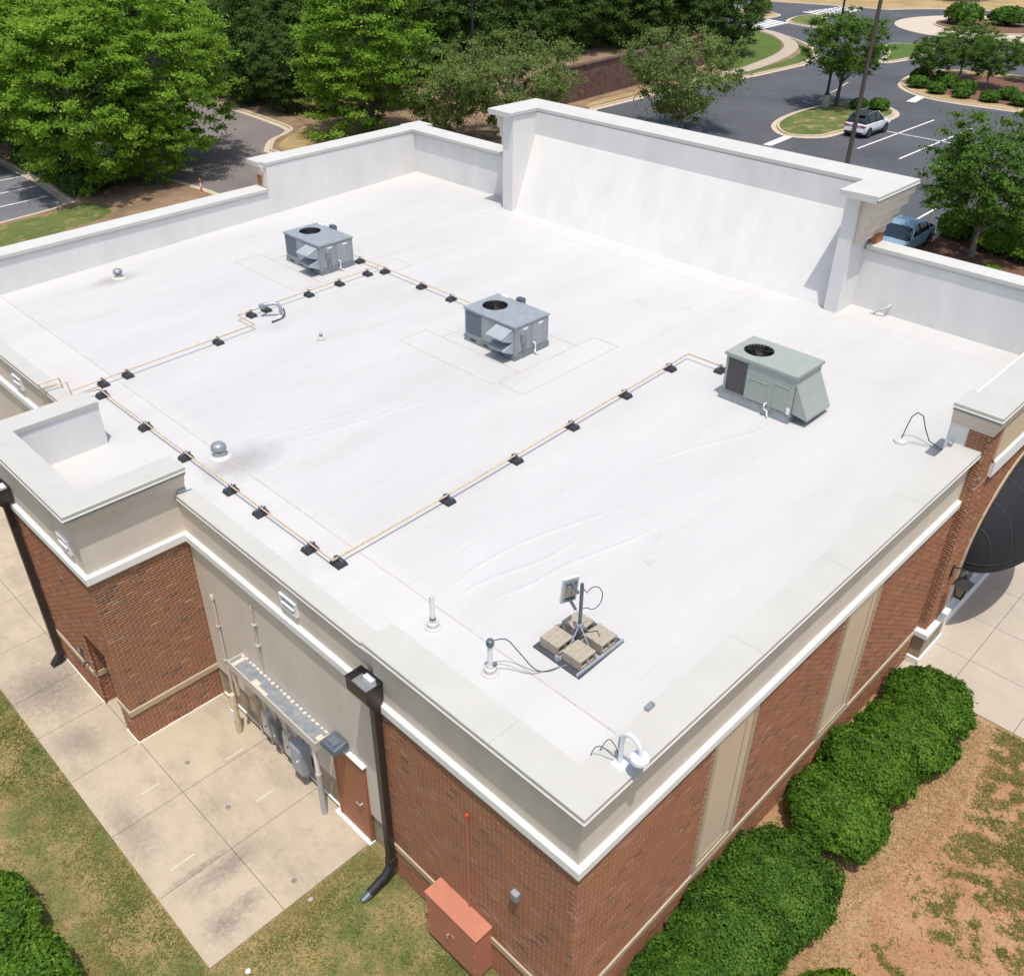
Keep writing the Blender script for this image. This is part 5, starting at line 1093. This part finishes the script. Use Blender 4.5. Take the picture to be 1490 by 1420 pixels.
hg = thing('hedge', 'clipped hedge plant beside the maple trunk, left of it', 'hedge', (45.3,12.3,.0), 0, 'hedge by the parking lot'); bush_parts(hg, 47, 1.3, .95, 1.35, 'leaf_oak', 9000, .10, box=3.4)
dup(hg, (44.0,9.7,.0), 1.57, 1.0, 'clipped hedge plant beside the maple trunk, right of it'); dup(hg, (43.6,7.6,.0), 1.6, 1.05, 'clipped hedge plant at the right edge of the picture'); dup(hg, (46.8,10.7,0), 2.1, .9, 'clipped hedge plant behind the maple trunk')
dup(hg, (40.2,8.8,0), .4, .45, 'tiny green shrub in the bark bed at the right')
island('maple_bed', smooth_path([(38.0,12.4),(43,13.0),(47,13.2),(49.5,12.0),(49.5,3),(47,-3),(38,-3)],4,True), 'mulch')
hl = thing('hedge', 'dark low hedge plant along the left lot kerb, nearest the corner', 'hedge', (15.3,51.6,.1), 0, 'hedge along the left lot'); bush_parts(hl, 49, 1.1, 1.1, 1.3, 'leaf_dark', 5000, .15, box=3)
for i, (x, y) in enumerate(((15.7,53.2),(15.6,55.0),(15.6,56.8),(15.5,58.6),(16.8,52.2))): dup(hl, (x,y,.1), i, 1, 'dark low hedge plant along the left lot kerb, %s from the corner' % ORD[i+1])
# grass blades where the lawn is close enough to show them
def grass(name, label, x0, x1, y0, y1, n, dens, tintf, h=.05, seed=1, z=-.028):
    rng = np.random.default_rng(seed); X = rng.uniform(x0,x1,n); Y = rng.uniform(y0,y1,n)
    keep = np.array([dens(a,b) for a, b in zip(X, Y)]) > rng.uniform(0,1,n); X, Y = X[keep], Y[keep]; m_ = len(X)
    tn = np.array([tintf(a,b) for a, b in zip(X, Y)])+rng.normal(size=m_)*.09
    a = rng.uniform(0,2*PI,m_); hh = h*rng.uniform(.5,1.3,m_); wd = .0085*rng.uniform(.7,1.5,m_); lean = rng.normal(size=(m_,2))*1.1*hh[:,None]
    B = np.stack([X,Y,np.full(m_,z)],1); d = np.stack([np.cos(a)*wd,np.sin(a)*wd,np.zeros(m_)],1)
    T = B+np.stack([lean[:,0],lean[:,1],hh],1); V = np.stack([B-d,B+d,T],1).reshape(-1,3); F = np.arange(3*m_).reshape(-1,3)
    o = fastmesh(name, V, F, np.repeat(np.clip(tn,0,1),3), 'blade', None, 'stuff'); o['label'] = label; o['category'] = 'grass'
nz = lambda x, y, s_, o=0: mnoise.noise(Vector((x*s_+o, y*s_-o, o*.37)))*.5+.5+.25*mnoise.noise(Vector((x*s_*3.1+o, y*s_*3.1, 4+o)))
def dl(x, y):
    if -3.5 < x < .2 and y > 5.28: return 0
    if x > .04: return 0
    edge = .25 if x < -3.5 and x > -3.95 else 0
    return min(1, max(.12, (nz(x,y,.9,3)-.28)*1.9+edge))
def tl(x, y):
    green = max(0, 1-abs(x+4.0)/.9)*.35 if y > 5 else .12
    return min(1, max(0, .70-green-(nz(x,y,.7,9)-.35)*.9))
grass('grass_blades', 'patchy dry lawn grass round the patio', -6.5, .05, 1.0, 16.5, 260000, dl, tl, .036, 2)
def dr_(x, y):
    b = -2.6-.25*math.sin(x*.9)
    if y > b: return .0
    v = .5*nz(x,y,1.0,21)+.5*nz(x,y,4.2,7); far = min(1, max(0, (x-6.0)/3.5)); thr = .64-.22*far
    return min(.9, max(.02, (v-thr+.06)/.14))*min(1, (b-y)/.35+.1)
grass('grass_tufts', 'patchy grass tufts growing in the red clay', 2.0, 12.05, -9.5, -2.1, 220000, dr_, lambda x, y: .33+.5*(nz(x,y,2.,5)-.3), .055, 5)
grass('pine_straw', 'dry straw and leaf litter under the clipped shrubs', .6, 12.0, -3.0, -.1, 45000, lambda x, y: .75 if y > -2.55-.25*math.sin(x*.9) else .12, lambda x, y: .80+.3*(nz(x,y,3.,2)-.5), .045, 9)
# pebbles and litter
for k, (x, y, r, lab) in enumerate(((-3.02,4.78,.05,'small white stone in the grass by the patio corner'),(-1.45,5.13,.06,'pale flat stone at the patio edge'),(5.6,-4.1,.035,'tiny white pebble on the red clay'))):
    m = MB(); m.lathe([(r*.6,-.03),(r,.0),(r*.8,.02),(r*.3,.03)], (x,y,-.0), 9); m.v = [(a+R.uniform(-.008,.008), b+R.uniform(-.008,.008), c) for a, b, c in m.v]; tag(m.build('stone', 'white_plastic' if k != 1 else 'cmu', smooth=True), lab, 'stone')

# ================================================================ BACKGROUND OBJECTS
# retaining wall of small blocks
rw = thing('retaining_wall', 'long brown block retaining wall below the dark evergreens', 'wall', (64,49.3,0))
path = [(52,48.3),(56,48.5),(63.2,49.2),(71.9,50.0),(77.5,51.2)]; 
MB().sweep([(a-64,b-49.3) for a, b in path], [(0,-.1),(0,2.75),(-.5,2.75),(-.5,-.1)]).build('core', 'ret_block', rw)
BV, BT = [], []
for i in range(len(path)-1):
    a, b = Vector(path[i]), Vector(path[i+1]); L = (b-a).length; d = (b-a)/L; nrm = Vector((d.y,-d.x))
    for r in range(14):
        k = 0
        while k*.42 < L-.05:
            s0 = k*.42+(r%2)*.21*(k > 0); s1 = min(L, s0+.41); p0 = a+d*s0; p1 = a+d*s1; o_ = .045+R.uniform(0,.03)-r*.006
            for q, zz in ((p0,0),(p1,0),(p1,1),(p0,1)):
                v = q+nrm*o_; BV.append((v.x-64, v.y-49.3, r*.2+.11+zz*.185)); BT.append(R.random())
            k += 1
BV = np.array(BV); F = np.arange(len(BV)).reshape(-1,4); fastmesh('block_face', BV, F, None, 'ret_block', rw, 'stuff')
MB().sweep([(a-64,b-49.3) for a, b in path], [(.1,2.75),(.1,2.86),(-.55,2.86),(-.55,2.75)]).build('cap', 'ret_block', rw)
m = MB(); bank = [(a, b+.5) for a, b in path]+[(86,53),(87,66),(60,72),(50,66),(50,49)]
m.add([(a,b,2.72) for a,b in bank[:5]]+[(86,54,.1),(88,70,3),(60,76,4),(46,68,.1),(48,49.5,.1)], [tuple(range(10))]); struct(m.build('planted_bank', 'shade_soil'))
# light poles
def pole(label, loc, h, r, base=.0, mat='wood_pole'):
    t = thing('lamp_post', label, 'lamp post', loc, 0, 'parking lot lamp posts')
    if base: m = MB(); m.lathe([(.32,-.05),(.32,base),(.28,base+.04)], n=18); m.build('concrete_base', 'concrete_base', t, smooth=True)
    m = MB(); m.lathe([(r*1.9,base),(r*1.9,base+.12),(r*1.2,base+.25),(r,base+.4),(r*.72,h)], n=12); m.build('pole', mat, t, smooth=True)
    m = MB(); m.cyl((0,0,h-.1),(-1.0,0,h+.1),.05,n=8); m.build('arm', mat, t); MB().box(-1.75,-.22,h-.02,-1.0,.22,h+.2).build('lamp_head', mat, t, bevel=.03)
    return t
pole('tall brown lamp post in front of the white car', (50.2,21.65,0), 12.5, .14, .7)
pole('black lamp post with round concrete base on the tree island', (69.0,34.0-.7,.1), 9.5, .10, .85, 'black')
pole('dark lamp post among the evergreens above the feathery tree', (53.2,58.4,.1), 14.5, .12, .7, 'black')
t = thing('marker_post', 'orange and white marker post at the edge of the rear drive', 'marker post', (20.3,46.9,.12)); 
m = MB(); m.lathe([(.05,0),(.05,.28)], n=10); m.build('lower_band', 'orange', t); m = MB(); m.lathe([(.05,.28),(.05,.48)], n=10); m.build('white_band', 'white_plastic', t); m = MB(); m.lathe([(.05,.48),(.05,.72),(.02,.76)], n=10); m.build('upper_band', 'orange', t)
t = thing('far_house', 'pale house with brown roof glimpsed above the left trees', 'house', (53,146,0), .35)
MB().box(-9,-5,-.1,9,5,4.2).build('wall', 'house_wall', t)
m = MB(); m.add([(-9.6,-5.6,4.1),(9.6,-5.6,4.1),(9.6,5.6,4.1),(-9.6,5.6,4.1),(-9.6,0,7),(9.6,0,7)], [(0,1,5,4),(3,4,5,2),(0,4,3),(1,2,5),(0,3,2,1)]); m.build('roof', 'house_roof', t)
for x in (-6,-2,2,6): f = MB().box(x-.6,-5.05,1,x+.6,-4.98,2.6).build('window', 'white_plastic', t); MB().box(x-.5,-5.07,1.1,x+.5,-5.051,2.5).build('pane', 'glass_dark', f)
t = thing('post_sign', 'small white post sign standing by the far bank', 'sign', (112.8,70.5,.1)); MB().box(-.25,-.25,0,.25,.25,2.6).build('post', 'band_white', t); MB().box(-.35,-.35,2.6,.35,.35,2.8).build('cap', 'band_white', t)
# ---------------------------------------------------------------- cars
def loft(stations, close=True):
    """stations: list of rings (same count); returns MB"""
    m = MB(); n = len(stations[0])
    for s_ in stations: m.v += s_
    for i in range(len(stations)-1):
        for k in range(n): m.f.append((i*n+k, i*n+(k+1)%n, (i+1)*n+(k+1)%n, (i+1)*n+k))
    m.f.append(tuple(range(n))[::-1]); m.f.append(tuple((len(stations)-1)*n+k for k in range(n)))
    return m
def lerp_tab(tab, x):
    for (a, va), (b, vb) in zip(tab, tab[1:]):
        if x <= b: t_ = (x-a)/(b-a) if b > a else 0; return va+(vb-va)*max(0, t_)
    return tab[-1][1]
def car(name, label, loc, rz, paint, L, Wd, hood, belt, roofp, hw, wheel_r, wb, suv, cladding):
    """x forward; profiles are tables over x from the tail (0) to the nose (L)"""
    t = thing(name, label, 'car', loc, rz, 'parked cars')
    xs = sorted(set([0,.05,.12,.25,.45,.7,L*.25,L*.35,L*.45,L*.55,L*.65,L*.72,L-.75,L-.5,L-.3,L-.15,L-.06,L]+[a for a, _ in hood]))
    fx = (L-wb)/2-.05; ax_ = (fx, fx+wb)
    S = []
    for x in xs:
        zt = lerp_tab(hood, x); w_ = Wd/2*lerp_tab(hw, x); zb = .22+.12*max(0, 1-x/.5)+.10*max(0, 1-(L-x)/.5); zm = zb+(zt-zb)*.55
        S.append([(x-L/2,-w_*.88,zb),(x-L/2,-w_*.98,zb+.12),(x-L/2,-w_,zm),(x-L/2,-w_*.965,zt-.07),(x-L/2,-w_*.86,zt),(x-L/2,0,zt+.025),(x-L/2,w_*.86,zt),(x-L/2,w_*.965,zt-.07),(x-L/2,w_,zm),(x-L/2,w_*.98,zb+.12),(x-L/2,w_*.88,zb)])
    body = loft(S).build('body', paint, t, smooth=True)
    # greenhouse: glass loft and roof panel
    G = []; gx = sorted(set([a for a, _ in roofp]))
    for x in gx:
        zt = lerp_tab(roofp, x); zb = lerp_tab(hood, x)-.03; k = max(0.02, zt-zb); wb_ = Wd/2*lerp_tab(hw, x)*.93; wt_ = wb_-.30*min(1, k/.5)*.62
        G.append([(x-L/2,-wb_,zb),(x-L/2,-(wb_+wt_)/2-.01,zb+k*.55),(x-L/2,-wt_,zb+k*.93),(x-L/2,-wt_*.82,zb+k),(x-L/2,0,zb+k+.02*min(1,k)),(x-L/2,wt_*.82,zb+k),(x-L/2,wt_,zb+k*.93),(x-L/2,(wb_+wt_)/2+.01,zb+k*.55),(x-L/2,wb_,zb)])
    gh = loft(G).build('cabin_glass', 'glass_dark', t, smooth=True)
    rm = []; top = max(z for _, z in roofp)
    for ring in G:
        x = ring[0][0]+L/2; zt = lerp_tab(roofp, x)
        if zt > top-.17: rm.append([(p[0],p[1]*1.02,p[2]+.012) for p in (ring[2],ring[3],ring[4],ring[5],ring[6])]+[(p[0],p[1]*.98,p[2]-.02) for p in (ring[6],ring[5],ring[4],ring[3],ring[2])])
    roof_mat = 'trim_black' if suv else paint
    loft(rm).build('roof_panel', roof_mat, t, smooth=True)
    # pillars
    for s_ in (-1, 1):
        for xa, xb in suv and ((.62,.50),(1.62,1.60),(2.55,2.45)) or ((.95,1.25),(2.05,2.05),(3.02,2.62)):
            pb = Wd/2*lerp_tab(hw, xa)*.935; zb = lerp_tab(hood, xa)-.02; zt = lerp_tab(roofp, xb); pt_ = pb-.30*.62*min(1, (zt-lerp_tab(hood, xb))/.5)
            m = MB(); m.tube([(xa-L/2,s_*pb,zb),((xa+xb)/2-L/2,s_*((pb+pt_)/2+.022),(zb+zt)/2),(xb-L/2,s_*(pt_+.005),zt-.03)], .035, 6); m.build('pillar', 'trim_black' if suv or abs(xa-xb) < .1 else paint, t)
        # front windscreen post
        xa, xb = roofp[-1][0]-.05, [a for a, z in roofp if z > top-.06][-1]
        pb = Wd/2*.9; pt_ = Wd/2*.72; m = MB(); m.tube([(xa-L/2,s_*pb*.97,lerp_tab(hood, xa)),(xb-L/2,s_*pt_,lerp_tab(roofp, xb))], .035, 6); m.build('pillar', paint, t)
        m = MB(); m.box(-.07,-.03,0,.07,.10*1,.12); m.v = [(x+roofp[-1][0]-.35-L/2, s_*(Wd/2*.97+y), z+lerp_tab(hood, roofp[-1][0]-.3)+.0) for x, y, z in m.v]; m.build('mirror', paint, t, bevel=.03)
        m = MB(); m.box(0.9,-.012,0,L-.95,.012,.02); m.v = [(x-L/2, s_*(Wd/2*.985)+y, z+lerp_tab(hood, L/2)*.5) for x, y, z in m.v]; m.build('side_moulding', 'trim_black' if suv else paint, t)
        for xd in (1.62, 2.55) if suv else (2.05, 2.95):
            MB().box(xd-.30-L/2, s_*Wd/2*.975-.012, lerp_tab(hood, xd)-.17, xd-.12-L/2, s_*Wd/2*.975+.012, lerp_tab(hood, xd)-.14).build('door_handle', 'chrome' if not suv else paint, t)
            MB().box(xd-.004-L/2, s_*Wd/2*.998-.004, .38, xd+.004-L/2, s_*Wd/2*.998+.004, lerp_tab(hood, xd)-.08).build('door_gap', 'trim_black', t)
        for wx in ax_:
            m = MB(); n = 18; rr = wheel_r+.07
            pts = [(wx-L/2+rr*math.cos(PI*2*k/n), wheel_r+rr*math.sin(PI*2*k/n)) for k in range(n)]; pts = [(a, max(.14, b)) for a, b in pts]
            m.extr(pts, 'y', s_*(Wd/2-.20), s_*(Wd/2+.006)); m.build('wheel_arch', 'trim_black', t)
            wh = MB(); wh.lathe([(wheel_r*.62,-.105),(wheel_r*.95,-.10),(wheel_r,-.06),(wheel_r,.06),(wheel_r*.95,.10),(wheel_r*.62,.105)], n=22); o = wh.build('wheel', 'tyre', t, smooth=True)
            o.matrix_local = Matrix.Translation((wx-L/2, s_*(Wd/2-.085), wheel_r)) @ Matrix.Rotation(PI/2, 4, 'X')
            rm_ = MB(); rm_.lathe([(wheel_r*.66,-.108),(wheel_r*.60,-.085),(wheel_r*.60,.085),(wheel_r*.66,.108)], n=20); rm_.build('rim', 'rim_dark', o)
            for k in range(5):
                a = 2*PI*k/5; q = MB()
                for zz in (-.112, .10): q.add([(.04*math.cos(a+1.57),.04*math.sin(a+1.57),zz),(.04*math.cos(a-1.57),.04*math.sin(a-1.57),zz),(wheel_r*.62*math.cos(a-.13),wheel_r*.62*math.sin(a-.13),zz+.008),(wheel_r*.62*math.cos(a+.13),wheel_r*.62*math.sin(a+.13),zz+.008)], [(0,1,2,3)])
                q.build('spoke', 'rim', o)
        if cladding:
            MB().box(ax_[0]+wheel_r+.06-L/2, s_*(Wd/2-.03)-.02, .24, ax_[1]-wheel_r-.06-L/2, s_*(Wd/2-.03)+.025, .40).build('sill_cladding', 'trim_black', t)
        yl = s_*Wd/2
        MB().box(-L/2-.012, min(yl*.52,yl*.93), lerp_tab(hood,.02)-.30 if not suv else .78, -L/2+.16, max(yl*.52,yl*.93), lerp_tab(hood,.02)-.18 if not suv else .88).build('tail_lamp', 'tail_red', t, bevel=.02)
        MB().box(L/2-.22, min(yl*.55,yl*.92), .58, L/2-.005, max(yl*.55,yl*.92), .70).build('headlamp', 'lamp_clear', t, bevel=.03)
    MB().box(-L/2-.014,-.28,.52 if suv else .60,-L/2+.05,.28,.64 if suv else .72).build('number_plate', 'plate', t)
    MB().box(-L/2-.03,-Wd/2*.80,.26,-L/2+.2,Wd/2*.80,.44).build('rear_bumper', 'trim_black' if cladding else paint, t, bevel=.04)
    if suv:
        MB().box(-L/2-.016,-Wd/2*.55,.82,-L/2+.05,Wd/2*.55,.86).build('tail_strip', 'tail_red', t)
        for s_ in (-1, 1):
            m = MB(); m.tube([(.75-L/2,s_*.52,1.56),(1.2-L/2,s_*.54,1.63),(2.2-L/2,s_*.54,1.62),(2.6-L/2,s_*.52,1.55)], .018, 6); m.build('roof_rail', 'chrome', t)
        m = MB(); m.box(.30-L/2,-.5,1.50,.62-L/2,.5,1.54); m.build('spoiler', 'trim_black', t, bevel=.015)
    return t
car('parked_car', 'white compact crossover with black roof parked beside the tree island', (63.35,26.85,.0), 0, 'paint_white', 4.15, 1.78,
    hood=[(0,.62),(.06,.95),(.25,1.0),(.6,1.02),(2.4,1.0),(3.0,.99),(3.6,.92),(4.0,.80),(4.15,.60)], belt=1.0,
    roofp=[(.12,1.05),(.35,1.34),(.62,1.52),(1.1,1.59),(1.7,1.60),(2.2,1.56),(2.5,1.47),(3.15,1.0)], hw=[(0,.86),(.2,.96),(.7,1.),(3.3,1.),(3.8,.95),(4.15,.80)], wheel_r=.335, wb=2.55, suv=True, cladding=True)
car('parked_car', 'metallic blue sedan nosed toward the building below the sign wall', (41.0,13.7,.0), PI, 'paint_blue', 4.6, 1.80,
    hood=[(0,.58),(.08,.92),(.35,1.0),(.8,1.0),(2.6,.93),(3.2,.92),(3.9,.84),(4.4,.70),(4.6,.52)], belt=.95,
    roofp=[(.45,1.02),(.95,1.24),(1.35,1.39),(1.9,1.44),(2.4,1.42),(2.75,1.33),(3.55,.92)], hw=[(0,.82),(.2,.93),(.8,1.),(3.6,1.),(4.2,.93),(4.6,.76)], wheel_r=.325, wb=2.7, suv=False, cladding=False)
car('parked_car', 'pale car under the trees at the far left edge', (10.6,63.2,.0), .05, 'paint_white', 4.6, 1.80,
    hood=[(0,.58),(.08,.92),(.35,1.0),(.8,1.0),(2.6,.93),(3.2,.92),(3.9,.84),(4.4,.70),(4.6,.52)], belt=.95,
    roofp=[(.45,1.02),(.95,1.24),(1.35,1.39),(1.9,1.44),(2.4,1.42),(2.75,1.33),(3.55,.92)], hw=[(0,.82),(.2,.93),(.8,1.),(3.6,1.),(4.2,.93),(4.6,.76)], wheel_r=.325, wb=2.7, suv=False, cladding=False)
